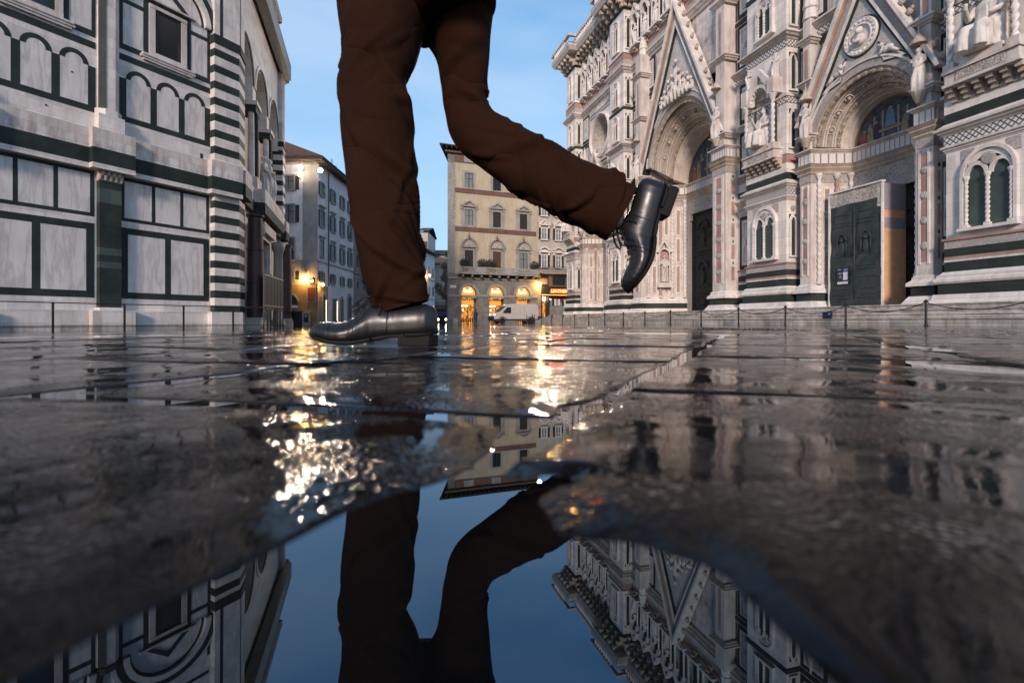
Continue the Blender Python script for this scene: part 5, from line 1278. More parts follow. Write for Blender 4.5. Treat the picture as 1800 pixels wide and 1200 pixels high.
# roof eave
q = MB(TYS).mat('eavedark').add([(-.9, 1.1, 22.5), (13.0, 1.1, 22.5), (13.0, -11, 22.5), (-.9, -11, 22.5), (6, -5, 24.2), (8, -5, 24.2), (-.9, 1.1, 22.35), (13.0, 1.1, 22.35), (13, -11, 22.35), (-.9, -11, 22.35)], [(0, 1, 5, 4), (1, 2, 5), (2, 3, 4, 5), (3, 0, 4), (0, 6, 7, 1), (1, 7, 8, 2), (2, 8, 9, 3), (3, 9, 6, 0), (6, 9, 8, 7)])
q.mat('eave').box(-.3, 12.8, -10, .4, 21.75, 22.0)
for i in range(22): q.box(-.7+i*.62, -.58+i*.62, -.2, 1.0, 22.18, 22.34)
for i in range(16): q.box(-.8, .2, -.2-i*.63, -.05-i*.63, 22.18, 22.34)
q.build('roof', YB)
# potted shrubs on the balcony
for i, (u, r, lab) in enumerate(((2.0, .62, 'leftmost potted shrub on the palace balcony, beside the first window'), (4.5, .72, 'larger potted shrub on the balcony between first and middle window'), (5.7, .72, 'potted shrub on the balcony just left of the brown middle shutters'), (12.0, .7, 'rightmost potted shrub on the palace balcony, beside the last window'))):
    t_ = thing('potted_shrub', lab, 'plant', 'potted shrubs on the palace balcony')
    MB(TY).mat('terracotta').lathe(u, .7, [(6.3, .2), (6.7, .3), (6.75, .33), (6.8, .33)], 10).build('pot', t_)
    q = MB(TY); r_ = random.Random(i)
    vs = []; fs = []
    for k in range(420):
        d = Vector((r_.gauss(0, 1), r_.gauss(0, 1), r_.gauss(0, 1))).normalized()*r*(r_.random()**.35); cc = Vector((u+d.x*1.1, .7+d.y*.6, 7.55+d.z*.95)); s_ = r_.uniform(.05, .1)
        a = Vector((r_.gauss(0, 1), r_.gauss(0, 1), r_.gauss(0, 1))).normalized(); b_ = a.orthogonal().normalized(); o_ = len(vs); vs += [tuple(cc+a*s_*1.6), tuple(cc+b_*s_*.5), tuple(cc-a*s_*1.6), tuple(cc-b_*s_*.5)]; fs.append((o_, o_+1, o_+2, o_+3))
    q.mat('leaf').add(vs, fs); q.tube([(u, .7, 6.8), (u, .7, 7.5)], .04); q.build('foliage', t_)
# --- building with the red lettered shop
LB = thing('cream_house', 'cream house with black shutters above a dark-fronted leather shop, right of the yellow palace', 'building')
q = MB(TY).mat('cream').box(12.75, 22, -9, -.1, 6.7, 18.6); q.mat('brownwall').box(12.75, 13.35, -9, -.1, -.8, 6.7).mat('dark').box(13.35, 22, -9, -1.2, -.8, 6.7).box(13.35, 22, -1.2, -.3, 4.9, 6.7)
q.build('wall', LB)
for c in (13.75, 15.95, 18.2, 20.4):
    wwin(TY, LB, c, 14.7, 16.1, .82, 'curtain', trim='white', shut='shutter', tw=.1)
    wwin(TY, LB, c, 11.4, 12.95, .82, 'curtain', trim='white', shut='shutter', ped='tri', tw=.1)
    wwin(TY, LB, c, 7.55, 9.2, .82, 'curtain', trim='white', shut='shutter', ped='seg', tw=.1)
q = MB(TY).mat('greytrim').box(13.1, 22, -.1, .6, 6.62, 6.78).box(12.75, 22, -.1, .04, 13.6, 13.75).mat('iron')
for i in range(66): q.box(13.15+i*.13, 13.17+i*.13, .55, .57, 6.78, 7.62)
q.box(13.1, 22, .54, .58, 7.6, 7.64).build('iron_balcony', LB)
q = MB(TY).mat('eave').box(12.6, 22, -9, .9, 18.6, 18.9).mat('roof').add([(12.6, .9, 18.9), (22, .9, 18.9), (22, -9, 21.5), (12.6, -9, 21.5)], [(0, 1, 2, 3)]); q.build('roof', LB)
q = MB(TY).mat('brownwall').box(13.45, 14.4, -.3, -.24, 5.2, 6.0).mat('darkglass').box(15.2, 17.2, -.3, -.26, 5.1, 6.3).mat('eave').box(14.6, 18, -.3, -.27, 4.9, 6.5); q.build('upper_shopfront', LB)
SF = bpy.data.objects.new('shopfront', None); C.objects.link(SF); SF.parent = LB
q = MB(TY).mat('dark').box(13.35, 22, -1.2, 0, 3.75, 4.9).box(13.35, 13.5, -1.2, 0, -.5, 3.75).box(14.45, 14.62, -1.2, 0, -.5, 3.75).box(17.7, 18.2, -1.2, 0, -.5, 3.75).mat('greystone').box(14.62, 17.7, -1.2, 0, -.5, 2.2)
q.build('dark_frame', SF)
q = MB(TY).mat('neonyellow').box(13.4, 19, 0, .04, 3.66, 3.74); q.build('light_strip', SF)
q = MB(TY).mat('shopglow').box(13.5, 14.45, -1.19, -1.1, .3, 3.6).mat('glowwhite').box(13.55, 14.4, -1.05, -.95, 2.95, 3.45); q.build('lit_doorway', SF)
q = MB(TY).mat('woodred').box(14.62, 17.7, -1.19, -1.1, 2.2, 3.66)
r_ = random.Random(5)
for i in range(9): q.mat(('cloth1', 'cloth2', 'dark', 'cloth1', 'greytrim')[i % 5]).hprism([(14.8+i*.31, -.9), (15.05+i*.31, -.9), (15.05+i*.31, -.7), (14.8+i*.31, -.7)], 2.25, 2.7+r_.random()*.5)
q.mat('glowwhite').box(14.9, 15.3, -1.0, -.95, 3.1, 3.2); q.build('display_window', SF)
def text(body, size, T, u, w_, z, mat, par, name='lettering', ext=.03, shear=0, sx=1, off=.012):
    cu = bpy.data.curves.new(name, 'FONT'); cu.body = body; cu.size = size; cu.extrude = ext; cu.align_x = 'CENTER'; cu.align_y = 'CENTER'; cu.shear = shear; cu.offset = off
    o = bpy.data.objects.new(name, cu); C.objects.link(o); cu.materials.append(MATS[mat])
    p0 = Vector(T(u, w_, z)); ux = (Vector(T(u+1, w_, z))-p0).normalized(); nx = (Vector(T(u, w_+1, z))-p0).normalized()
    M = Matrix((ux, Vector((0, 0, 1)), nx)).transposed().to_4x4(); M.translation = p0; M = M @ Matrix.Diagonal((sx, 1, 1, 1)); o.matrix_world = M
    bpy.context.view_layer.update()
    me = bpy.data.meshes.new_from_object(o); o2 = bpy.data.objects.new(name, me); C.objects.link(o2); o2.matrix_world = M; bpy.data.objects.remove(o)
    if par: o2.parent = par
    return o2
lsg = thing('neon_sign', 'red neon sign reading LEATHER over the shop window', 'sign')
lt = text('LEATHER', .62, TY, 16.0, .14, 4.22, 'neonyellow', lsg, shear=.25)
lb = text('LEATHER', .62, TY, 16.0, .09, 4.22, 'neonred', lsg, name='letter_glow', shear=.25, off=.05)
q = MB(TY).mat('dark').box(14.5, 17.5, .01, .05, 3.85, 4.62); q.build('sign_panel', lsg)
# --- plastered corner house on the left
WB = thing('plastered_house', 'pale plastered corner house with brown shutters, ochre ground floor and rooftop floodlights', 'building')
aE = R(17); wx, wy = -5.44, 66.1
TE = frame(wx, wy, math.sin(aE), math.cos(aE), math.cos(aE), -math.sin(aE))       # east front, u going away
TS = frame(wx, wy, -math.cos(aE), math.sin(aE), -math.sin(aE), -math.cos(aE))     # south front, u going left
q = MB(TE).mat('plaster').box(0, 13.4, -12, 0, 4.4, 19.3).mat('plaster').box(3.4, 13.4, -12, 0, -.8, 4.4).mat('ochre').box(0, 3.4, -12, -.0, -.8, 4.4); q.build('wall', WB)
q = MB(TS).mat('ochre').box(0, 12, 0, .02, -.8, 4.45).mat('plaster').box(0, 12, 0, .02, 7.45, 19.3).mat('greytrim').box(0, 12, 0, .03, 4.45, 7.3).box(0, 12, 0, .1, 7.3, 7.45).box(-.05, 1.8, .02, .06, 7.45, 19.3).box(-.03, 1.8, .02, .05, 4.5, 7.3); q.build('south_front', WB)
MB(TE).mat('greytrim').box(0, 13.4, 0, .1, 7.25, 7.4).mat('greytrim').box(0, .25, 0, .03, -.5, 7.25).build('string_course', WB)
q = MB(TE).mat('eave').box(-.9, 13.6, -12, .9, 19.3, 19.5).mat('eavedark').box(-1.0, 13.6, -12, 1.0, 19.5, 19.75).mat('roof').add([(-1, 1, 19.76), (13.6, 1, 19.76), (13.6, -6, 22.4), (-1, -6, 22.4), (-1, -13, 19.76), (13.6, -13, 19.76)], [(0, 1, 2, 3), (3, 2, 5, 4), (0, 3, 4), (1, 5, 2)])
for i in range(22): q.mat('eave').box(-.7+i*.66, -.55+i*.66, 0, .9, 19.15, 19.3)
q.build('roof', WB)
for i, c in enumerate((1.3, 5.05, 8.6, 11.75)):
    for (z0, z1, w_, hood) in ((15.5, 17.1, 1.05, 0), (11.7, 13.7, 1.05, 1), (7.95, 9.95, 1.05, 1), (4.95, 6.1, .95, 0)):
        w_ = w_*(1 if i else .95)
        fo = wwin(TE, WB, c, z0, z1, w_, 'darkglass', shut='shutter' if not (i == 0 and z0 == 7.95) else None, tw=.12)
        if hood: MB(TE).mat('greytrim').box(c-.85, c+.85, 0, .28, z1+.42, z1+.56).box(c-.75, c+.75, 0, .14, z1+.2, z1+.42).build('window_hood', fo)
for (z0, z1) in ((15.95, 17.6), (12.0, 14.1), (7.5, 10.1), (5.05, 6.1)):
    for c in (3.5, 7.5): wwin(TS, WB, c, z0, z1, 1.25, 'curtain' if z0 > 11 else 'darkglass', shut='shutter' if z0 != 7.5 else None, tw=.2)
q = MB(TS).mat('greytrim').box(2.5, 4.6, 0, .8, 7.3, 7.45).mat('iron')
for i in range(15): q.box(2.55+i*.14, 2.57+i*.14, .74, .76, 7.45, 8.3)
q.box(2.5, 4.6, .73, .77, 8.3, 8.35).build('iron_balcony', WB)
MB(TE).mat('iron').tube([(3.35, .12, 4.5), (3.35, .12, 19)], .07, 6).build('drainpipe', WB)
q = MB(TS).mat('greytrim').ring(3.4, 2.3, .98, 1.15, .02, .12, n=14).mat('darkglass').prism(ARC(3.4, 2.3, .98, n=14), .02, .05).box(2.42, 4.38, .02, .05, -.3, 2.3).mat('curtain').box(2.45, 4.35, .05, .07, -.3, 1.6).mat('paper').box(2.42, 4.38, .07, .4, 1.65, 1.95).mat('dark').box(2.42, 4.38, .05, .3, 1.95, 2.3).build('arched_shopfront', WB)
q = MB(TE)
for i, (c, w_, z1, ar) in enumerate(((2.0, .7, 3.0, 1), (5.6, 1.3, 2.9, 0), (8.3, .9, 2.6, 1), (11.5, 1.3, 3.0, 1))):
    q.mat('greytrim').box(c-w_/2-.25, c+w_/2+.25, 0, .1, -.4, z1+.1); 
    if ar: q.ring(c, z1, w_/2, w_/2+.4, 0, .12, n=12); q.mat('dark').prism(ARC(c, z1, w_/2, n=12), 0, .115)
    q.mat('woodred' if i == 2 else 'dark').box(c-w_/2, c+w_/2, .1, .115, -.4, z1+.08)
    if i in (0, 1):
        q.mat('glowwhite')
        for k in range(9): q.box(c+w_/2+.1, c+w_/2+.17, .12, .16, .1+k*.3, .25+k*.3)
q.build('shop_doors', WB)
tb = thing('painted_shrine', 'framed dark red panel on the ochre wall under the street lamp', 'shrine')
MB(TS).mat('greytrim').box(.15, 1.25, .02, .14, 2.3, 4.25).mat('woodred').box(.27, 1.13, .14, .16, 2.45, 4.12).build('framed_panel', tb)
ac = thing('air_conditioner', 'white air conditioning unit on the roof edge of the plastered house', 'air conditioner')
MB(TS).mat('paper').box(2.4, 3.8, -1.8, -1.0, 19.8, 20.9).mat('dark').wheel(3.1, 20.35, [(.4, -1.0), (.4, -.97), (.05, -.96)], 20).build('casing', ac)
at = thing('cash_machine', 'grey cash machine standing against the ochre wall', 'cash machine')
MB(TS).mat('greytrim').box(.75, 1.6, .02, .5, -.4, 1.15).mat('dark').box(.9, 1.45, .5, .53, -.1, .9).mat('curtain').box(1.0, 1.35, .53, .54, .5, .8).build('cabinet', at)
for i, (u, h) in enumerate(((8, 2.2), (9.6, 1.8))):
    a_ = thing('roof_antenna', ['taller thin antenna on the roof of the plastered house', 'lower thin antenna on the roof of the plastered house'][i], 'antenna')
    q = MB(TE).mat('iron').tube([(u, -1.2, 19.7), (u, -1.2, 20.0+h)], .04, 5)
    for k in range(5): q.tube([(u-.5+.05*k, -1.2, 20.3+h-.5-k*.2), (u+.5-.05*k, -1.2, 20.3+h-.5-k*.2)], .02, 4)
    q.build('aerial', a_)
# stone house further along the same street
SB = thing('stone_house', 'brown stone house with arched doorways beyond the plastered house', 'building')
q = MB(TE).mat('brownwall').box(13.4, 34, -12, .05, -.8, 18.9); q.build('wall', SB)
for i in range(5):
    c = 15.2+i*3.2; q = MB(TE).mat('greytrim').ring(c, 2.6, .8, 1.15, .05, .16, n=14).mat('dark').prism(ARC(c, 2.6, .8, n=14), .05, .1).box(c-.8, c+.8, .05, .1, -.4, 2.6)
    if i in (0, 1): q.mat('glowwhite').ell((c+.1, .2, 2.0-i*1.3), (.12, .1, .1), 8, 6)
    q.build('arched_door', SB)
    for z in (8.2, 12.2): q = MB(TE).mat('greytrim').ring(c, z+1.6, .5, .68, .05, .12, n=12).mat('dark').prism(ARC(c, z+1.6, .5, n=12), .05, .08).box(c-.5, c+.5, .05, .08, z, z+1.6).build('window', SB)
    q = MB(TE).mat('dark').box(c-.35, c+.35, .05, .07, 5, 6).build('window', SB)
MB(TE).mat('greytrim').box(13.4, 34, .05, .18, 7.1, 7.25).mat('eave').box(13.4, 34, -12, .9, 18.9, 19.2).build('cornice', SB)
# street seen between: houses far behind
def simple_house(nm, lab, x0, x1, Z0, Z1, h, wallm, rows, seed, roofm='roof'):
    t_ = thing(nm, lab, 'building')
    X0, X1 = (x0-900)/900*Z0, (x1-900)/900*Z1; A = cw(X0, Z0); Bq = cw(X1, Z1); dx, dy = Bq[0]-A[0], Bq[1]-A[1]; L_ = math.hypot(dx, dy); ux, uy = dx/L_, dy/L_
    nx, ny = uy, -ux
    Tq = frame(A[0], A[1], ux, uy, nx, ny)
    q = MB(Tq).mat(wallm).box(0, L_, -14, 0, -.8, h); q.build('wall', t_)
    MB(Tq).mat(roofm).add([(-.5, .9, h), (L_+.5, .9, h), (L_+.5, -7, h+2), (-.5, -7, h+2), (-.5, -14, h), (L_+.5, -14, h), (-.5, .9, h+.25), (L_+.5, .9, h+.25), (L_+.5, -7, h+2.25), (-.5, -7, h+2.25)], [(0, 1, 2, 3), (3, 2, 5, 4), (6, 7, 8, 9), (0, 1, 7, 6), (9, 8, 5, 4), (0, 6, 9, 3), (1, 7, 8, 2)]).build('roof', t_)
    n = max(2, int(L_/2.9))
    for z in rows:
        for i in range(n):
            c = L_*(i+.5)/n; f = MB(Tq).mat('greytrim').box(c-.6, c+.6, 0, .08, z-.1, z+1.9); fo = f.build('window', t_); MB(Tq).mat('darkglass').box(c-.45, c+.45, .08, .1, z, z+1.75).build('pane', fo)
        MB(Tq).mat('greytrim').box(0, L_, 0, .12, z-.9, z-.75).build('string_course', t_)
    return t_, Tq, L_
h1, TH, LH = simple_house('street_house', 'long white house with lit wall lamps on the left of the street behind the shoe', 700, 764, 86, 112, 14.2, 'plaster', (5.5, 9.5), 1)
h2, TH2, LH2 = simple_house('far_palace', 'pale far palace with a red tiled roof closing the street', 742, 800, 118, 118, 13.2, 'cream', (5.2,), 2)
q = MB(TH2).mat('brownwall').box(-3, LH2+6, 1, 1.4, -.6, 3.6).mat('dark').box(-3, LH2+6, 1.4, 1.5, -.6, 2.8).mat('greytrim').box(-3, LH2+6, .9, 1.7, 3.6, 4.0); q.build('shop_row', h2)
h3, TH3, LH3 = simple_house('red_roof_hall', 'big hall with a long dark red roof rising behind the street', 700, 800, 150, 150, 19.5, 'brownwall', (14,), 3)
h4, _, _ = simple_house('tower_house', 'narrow cream tower house top rising above the red roof', 738, 752, 140, 140, 24.5, 'cream', (20,), 4)
# street lamps ------------------------------------------------------------
def lamp_light(loc, W, col, r=.12, spot=None, aim=None):
    l = bpy.data.lights.new('lamp_light', 'SPOT' if spot else 'POINT'); l.energy = W; l.color = col; l.shadow_soft_size = r
    o = bpy.data.objects.new('lamp_light', l); C.objects.link(o); o.location = loc
    if spot:
        l.spot_size = R(spot); l.spot_blend = .6; o.rotation_euler = (Vector(aim)-Vector(loc)).to_track_quat('-Z', 'Y').to_euler()
    return o
def floodlight(x, Z, z, lab, W, aim):
    X, Y = cw((x-900)/900*Z, Z); t_ = thing('floodlight', lab, 'lamp', 'floodlights under the eaves', loc=(0, 0, 0))
    d = Vector((-X, -Y, 0)).normalized(); T = frame(X, Y, -d.y, d.x, d.x, d.y)
    MB(T).mat('iron').box(-.22, .22, -.3, .0, z-.2, z+.2).tube([(0, -.3, z), (0, -1.0, z+.3)], .04, 5).build('housing', t_)
    MB(T).mat('lamphead').wheel(0, z, [(.24, .0), (.26, .06), (.1, .12), (.01, .13)], 16).build('lens', t_)
    l = lamp_light(T(0, .3, z), W, (1, .80, .60), .22, 85, (3, 18, 2)); l.parent = t_
    return t_
floodlight(528, 61.2, 18.4, 'upper of the two lit floodlights on the left of the corner eave', 3300, None)
floodlight(528, 61.2, 17.55, 'lower of the two lit floodlights on the left of the corner eave', 3300, None)
floodlight(563, 61.4, 18.1, 'single bright floodlight at the corner under the eave', 4800, None)
for i, (x, dz) in enumerate(((948, 0), (957, .3), (966, 0))):
    floodlight(x, 65.0, 20.2+dz, ['left', 'middle', 'right'][i]+' floodlight of three on the roof edge of the cream house', 8500, None)
def wall_lamp(T, u, z, lab, W, out=.5, es=1):
    t_ = thing('street_lamp', lab, 'lamp', 'warm lamps on brackets')
    MB(T).mat('iron').tube([(u, 0, z+.25), (u, out*.6, z+.35), (u, out, z+.15)], .025, 6).lathe(u, out, [(z+.12, .16), (z+.2, .05), (z+.26, .02)], 10).build('bracket', t_)
    MB(T).mat('lampwarm').lathe(u, out, [(z-.2, .06), (z-.1, .13), (z+.08, .15), (z+.12, .12)], 10).build('glass', t_, smooth=True)
    l = lamp_light(T(u, out+.05, z-.32), W, (1, .52, .14), .12); l.parent = t_
    return t_
wall_lamp(TS, 1.5, 5.4, 'bright yellow wall lamp over the ochre corner wall', 420)
wall_lamp(TE, .35, 4.5, 'hanging lantern at the corner beside the framed red panel', 120)
wall_lamp(TY, 12.95, 5.2, 'bright yellow wall lamp between the yellow palace and leather shop', 420)
wall_lamp(TH, LH*.25, 11.0, 'nearer of two lit lamps on the long white street house', 120, .7)
wall_lamp(TH, LH*.72, 9.4, 'farther of two lit lamps on the long white street house', 120, .7)

# ------------------------------------------------------------------ van
VX, VY = cw((903-900)/900*59.5, 59.5); vz = gz(VX, VY)+.03
vaz = R(84)
van = thing('delivery_van', 'white high-roof delivery van parked before the lit arches, facing left', 'van')
TV = frame(VX, VY, math.sin(vaz), math.cos(vaz), math.cos(vaz), -math.sin(vaz))
def TVz(u, w_, z): x, y, _ = TV(u, w_, 0); return (x, y, vz+z)
prof = [(-2.72, .42), (-2.78, .62), (-2.74, .95), (-2.62, 1.08), (-2.1, 1.30), (-1.28, 1.95), (-1.12, 2.12), (-.85, 2.24), (-.2, 2.28), (2.4, 2.28), (2.62, 2.2), (2.7, 2.0), (2.74, .6), (2.7, .35), (2.2, .3), (-2.6, .3)]
vs = []; fs = []
secs = ((-.96, .90), (-.93, .97), (-.8, 1.0), (.8, 1.0), (.93, .97), (.96, .90))
for w_, k in secs:
    for u, z in prof:
        uu_ = u*(1-(1-k)*.15); zz = .3+(z-.3)*(1-(1-k)*.25); vs.append((uu_, w_*(1.02 if z < 1.4 else .97), zz))
n = len(prof)
for i in range(len(secs)-1):
    for j in range(n): fs.append((i*n+j, i*n+(j+1) % n, (i+1)*n+(j+1) % n, (i+1)*n+j))
fs += [tuple(range(n)), tuple((len(secs)-1)*n+j for j in range(n-1, -1, -1))]
q = MB(TVz).mat('vanwhite'); q.add(vs, fs)
for u in (-.35, .95): q.mat('greytrim').box(u-.008, u+.008, .972, .984, .45, 2.0)
q.mat('greytrim').box(-.35, 2.5, .972, .982, 1.15, 1.165)
q.build('body', van)
MB(TVz).mat('plastic').box(-2.83, -2.45, -.9, .9, .3, .82).box(-2.7, 2.7, .965, 1.0, .32, .52).box(-2.7, 2.7, -1.0, -.965, .32, .52).build('bumper_trim', van)
MB(TVz).mat('darkglass').add([(-2.06, -.8, 1.36), (-2.06, .8, 1.36), (-1.3, .74, 1.97), (-1.3, -.74, 1.97)], [(0, 1, 2, 3)]).build('windscreen', van)
q = MB(TVz).mat('darkglass').prism([(-1.72, 1.2), (-.72, 1.16), (-.72, 1.86), (-1.22, 1.86)], .985, 1.0); q.build('side_window', van)
for u in (-1.75, 1.75):
    for w_ in (-.78, .78):
        wo_ = MB(TVz).mat('rubber').wheel(u, .35, [(.2, w_-.12), (.34, w_-.12), (.36, w_-.08), (.36, w_+.18), (.34, w_+.22), (.2, w_+.22)], 20).build('wheel', van)
        MB(TVz).mat('greytrim').wheel(u, .35, [(.2, w_+.12), (.2, w_+.2), (.05, w_+.21)], 14).build('hub', wo_)
    MB(TVz).mat('plastic').strip([(u+.5*math.cos(R(a)), .35+.48*math.sin(R(a))) for a in range(0, 181, 15)], [(u+.42*math.cos(R(a)), .35+.40*math.sin(R(a))) for a in range(0, 181, 15)], .96, 1.0).build('wheel_arch', van)
for w_ in (-.72, .72): MB(TVz).mat('headlight').ell((-2.62, w_, .98), (.1, .16, .09)).build('headlight', van)
MB(TVz).mat('taillight').box(2.68, 2.74, .82, .97, .9, 1.5).build('taillight', van)
MB(TVz).mat('plastic').box(-1.65, -1.5, 1.0, 1.22, 1.25, 1.5).build('wing_mirror', van)
MB(TVz).mat('plastic').box(-.62, -.5, 1.0, 1.02, 1.02, 1.06).build('door_handle', van)
# scooter behind the van, dark van in the street, people, bins
sx_, sy_ = cw((944-900)/900*58, 58); TSc = frame(sx_, sy_, math.sin(vaz), math.cos(vaz), math.cos(vaz), -math.sin(vaz)); zz0 = gz(sx_, sy_)
def TScz(u, w_, z): x, y, _ = TSc(u, w_, 0); return (x, y, zz0+z)
sco = thing('motor_scooter', 'dark scooter parked at the tail of the white van', 'scooter')
for u in (-.6, .6): MB(TScz).mat('rubber').wheel(u, .25, [(.12, -.05), (.25, -.05), (.25, .05), (.12, .05)], 16).build('wheel', sco)
MB(TScz).mat('plastic').tube([(.65, 0, .45), (.3, 0, .62), (0, 0, .4), (-.3, 0, .35), (-.5, 0, .6), (-.55, 0, 1.0)], [.14, .16, .13, .1, .1, .05]).build('body', sco, smooth=True)
MB(TScz).mat('plastic').tube([(-.55, -.3, 1.02), (-.55, .3, 1.02)], .02).build('handlebar', sco); MB(TScz).mat('plastic').ell((.3, 0, .78), (.35, .13, .07)).build('saddle', sco)
cx2, cy2 = cw((778-900)/900*84, 84); cz2 = gz(cx2, cy2)
bt = thing('small_truck', 'small dark truck with blue hood and lit headlights coming up the street', 'truck')
aa_ = R(14); TB = frame(cx2, cy2, math.cos(aa_), -math.sin(aa_), -math.sin(aa_), -math.cos(aa_))
def TBz(u, w_, z): x, y, _ = TB(u, w_, 0); return (x, y, cz2+z)
MB(TBz).mat('dark').hprism([(-.95, 0), (-.8, .9), (.8, .9), (.95, 0), (.95, -3.8), (-.95, -3.8)], .35, 1.0).hprism([(-.85, 0), (.85, 0), (.85, -3.6), (-.85, -3.6)], 1.0, 1.25).build('body', bt)
MB(TBz).mat('bluepaint').hprism([(-.8, -.1), (.8, -.1), (.8, -3.6), (-.8, -3.6)], 1.25, 2.0).build('cab', bt)
for s_ in (-1, 1): MB(TBz).mat('headlight').wheel(s_*.62, .68, [(.14, .8), (.13, .92), (.02, .95)], 12).build('headlight', bt); MB(TBz).mat('rubber').box(s_*.8-.14, s_*.8+.14, -.3, .4, 0, .6).build('wheel', bt)
def far_person(x, Z, lab, mat='shirt'):
    X, Y = cw((x-900)/900*Z, Z); z0 = gz(X, Y); o = MB().mat(mat)
    P = thing('person', lab, 'person', loc=(X, Y, z0), rz=R(10))
    b = MB().mat(mat)
    def lf(rings, n=14):
        vs = []; fs = []
        for z, cx, cy, rx, ry in rings:
            for i in range(n): a = 2*math.pi*i/n; vs.append((cx+rx*math.cos(a), cy+ry*math.sin(a), z))
        for j in range(len(rings)-1):
            for i in range(n): fs.append((j*n+i, j*n+(i+1) % n, (j+1)*n+(i+1) % n, (j+1)*n+i))
        fs += [tuple(range(n-1, -1, -1)), tuple((len(rings)-1)*n+i for i in range(n))]; b.add(vs, fs)
    for s_ in (-1, 1): lf([(0, s_*.1, -.05, .05, .12), (.06, s_*.1, -.03, .055, .1), (.1, s_*.1, 0, .06, .06), (.45, s_*.1, 0, .08, .08), (.85, s_*.09, 0, .1, .1)])
    lf([(.55, 0, 0, .2, .15), (.9, 0, 0, .2, .14), (1.1, 0, 0, .18, .13), (1.35, 0, 0, .22, .13), (1.46, 0, 0, .16, .1), (1.5, 0, 0, .06, .06), (1.56, 0, 0, .055, .06)])
    b.ell((0, 0, 1.66), (.085, .1, .12)); b.tube([(-.2, 0, 1.4), (-.26, .0, 1.1), (-.24, .1, .85)], [.06, .05, .04]); b.tube([(.2, 0, 1.4), (.26, .0, 1.1), (.2, .15, .9)], [.06, .05, .04])
    o = b.build('body', P, smooth=True); md = o.modifiers.new('r', 'REMESH'); md.mode = 'VOXEL'; md.voxel_size = .02; md.use_smooth_shade = True
    MB().mat('hair').ell((0, .02, 1.70), (.095, .11, .1)).build('hair', P, smooth=True)
far_person(836, 63.3, 'person in a long dark coat standing beside the first lit arch')
for i, (x, Z, w_, h, lab) in enumerate(((521, 40, .9, 1.15, 'dark square litter bin near the baptistery corner'), (800, 64.6, .5, .7, 'small grey junction box at the foot of the palace quoins'))):
    X, Y = cw((x-900)/900*Z, Z); z0 = gz(X, Y); T = frame(X, Y, 1, 0, 0, -1)
    b_ = thing('litter_bin' if i == 0 else 'junction_box', lab, 'bin' if i == 0 else 'box'); m_ = 'iron' if i == 0 else 'greytrim'
    MB(T).mat(m_).hprism([(-w_/2, -w_/2), (w_/2, -w_/2), (w_/2, w_/2), (-w_/2, w_/2)], z0, z0+h).box(-w_/2-.04, w_/2+.04, -w_/2-.04, w_/2+.04, z0+h, z0+h+.06).build('casing', b_)
    q = MB(T).mat(m_)
    for k in range(6): q.box(-w_/2+k*w_/5-.02, -w_/2+k*w_/5+.02, w_/2, w_/2+.03, z0+.05, z0+h-.05)
    q.build('slats', b_)
tb2 = cw((509-900)/900*39, 39); z0 = gz(*tb2); T = frame(tb2[0], tb2[1], 1, 0, 0, -1); t_ = thing('folding_table', 'thin dark folding table beside the litter bin', 'table')
MB(T).mat('iron').box(-.5, .5, -.35, .35, z0+1.1, z0+1.16).build('table_top', t_)
for s_ in (-1, 1):
    for s2 in (-1, 1): MB(T).mat('iron').box(s_*.45-.02, s_*.45+.02, s2*.3-.02, s2*.3+.02, z0, z0+1.1).build('leg', t_)
# traffic signs on the corner lamp
tl = thing('traffic_signal', 'amber lit signal box hanging from the corner of the plastered house', 'traffic signal')
MB(TS).mat('dark').box(.15, .6, .3, .7, 4.5, 5.2).build('casing', tl); MB(TS).mat('lampwarm').wheel(.38, 4.85, [(.16, .7), (.15, .74), (.02, .76)], 14).build('light', tl)
MB(TS).mat('iron').tube([(.38, 0, 5.3), (.38, .5, 5.25), (.38, .5, 5.2)], .03, 5).build('arm', tl)
# dark street trees behind the palace corner
def tree(x, Z, h, r, lab, seed):
    X, Y = cw((x-900)/900*Z, Z); t_ = thing('broadleaf_tree', lab, 'tree', loc=(X, Y, gz(X, Y))); r_ = random.Random(seed)
    q = MB().mat('eavedark').tube([(0, 0, 0), (.1, 0, h*.4), (0, .1, h*.8)], [.25, .2, .08])
    for k in range(6): a = k*1.1; q.tube([(.05, 0, h*.4+k*.3), (math.cos(a)*r*.5, math.sin(a)*r*.5, h*.55+k*.35)], [.09, .03])
    q.build('trunk', t_)
    vs = []; fs = []
    for c_ in range(14):
        cc0 = Vector((r_.gauss(0, r*.45), r_.gauss(0, r*.45), h*.72+r_.gauss(0, h*.13)))
        for k in range(260):
            d = Vector((r_.gauss(0, 1), r_.gauss(0, 1), r_.gauss(0, 1))).normalized()*r*.42*(r_.random()**.4); cc = cc0+d; s_ = r_.uniform(.08, .16)
            a = Vector((r_.gauss(0, 1), r_.gauss(0, 1), r_.gauss(0, 1))).normalized(); b_ = a.orthogonal().normalized(); o_ = len(vs); vs += [tuple(cc+a*s_*1.5), tuple(cc+b_*s_*.7), tuple(cc-a*s_*1.5), tuple(cc-b_*s_*.7)]; fs.append((o_, o_+1, o_+2, o_+3))
    q = MB().mat('leaf'); q.add(vs, fs); q.build('crown', t_)
tree(784, 96, 11.5, 1.8, 'dark tree partly hidden by the left edge of the yellow palace', 2)
MBp = thing('lamp_post', 'slim grey lamp post at the left edge of the yellow palace', 'lamp post')
X, Y = cw((786-900)/900*72, 72); T = frame(X, Y, 1, 0, 0, -1); z0 = gz(X, Y)
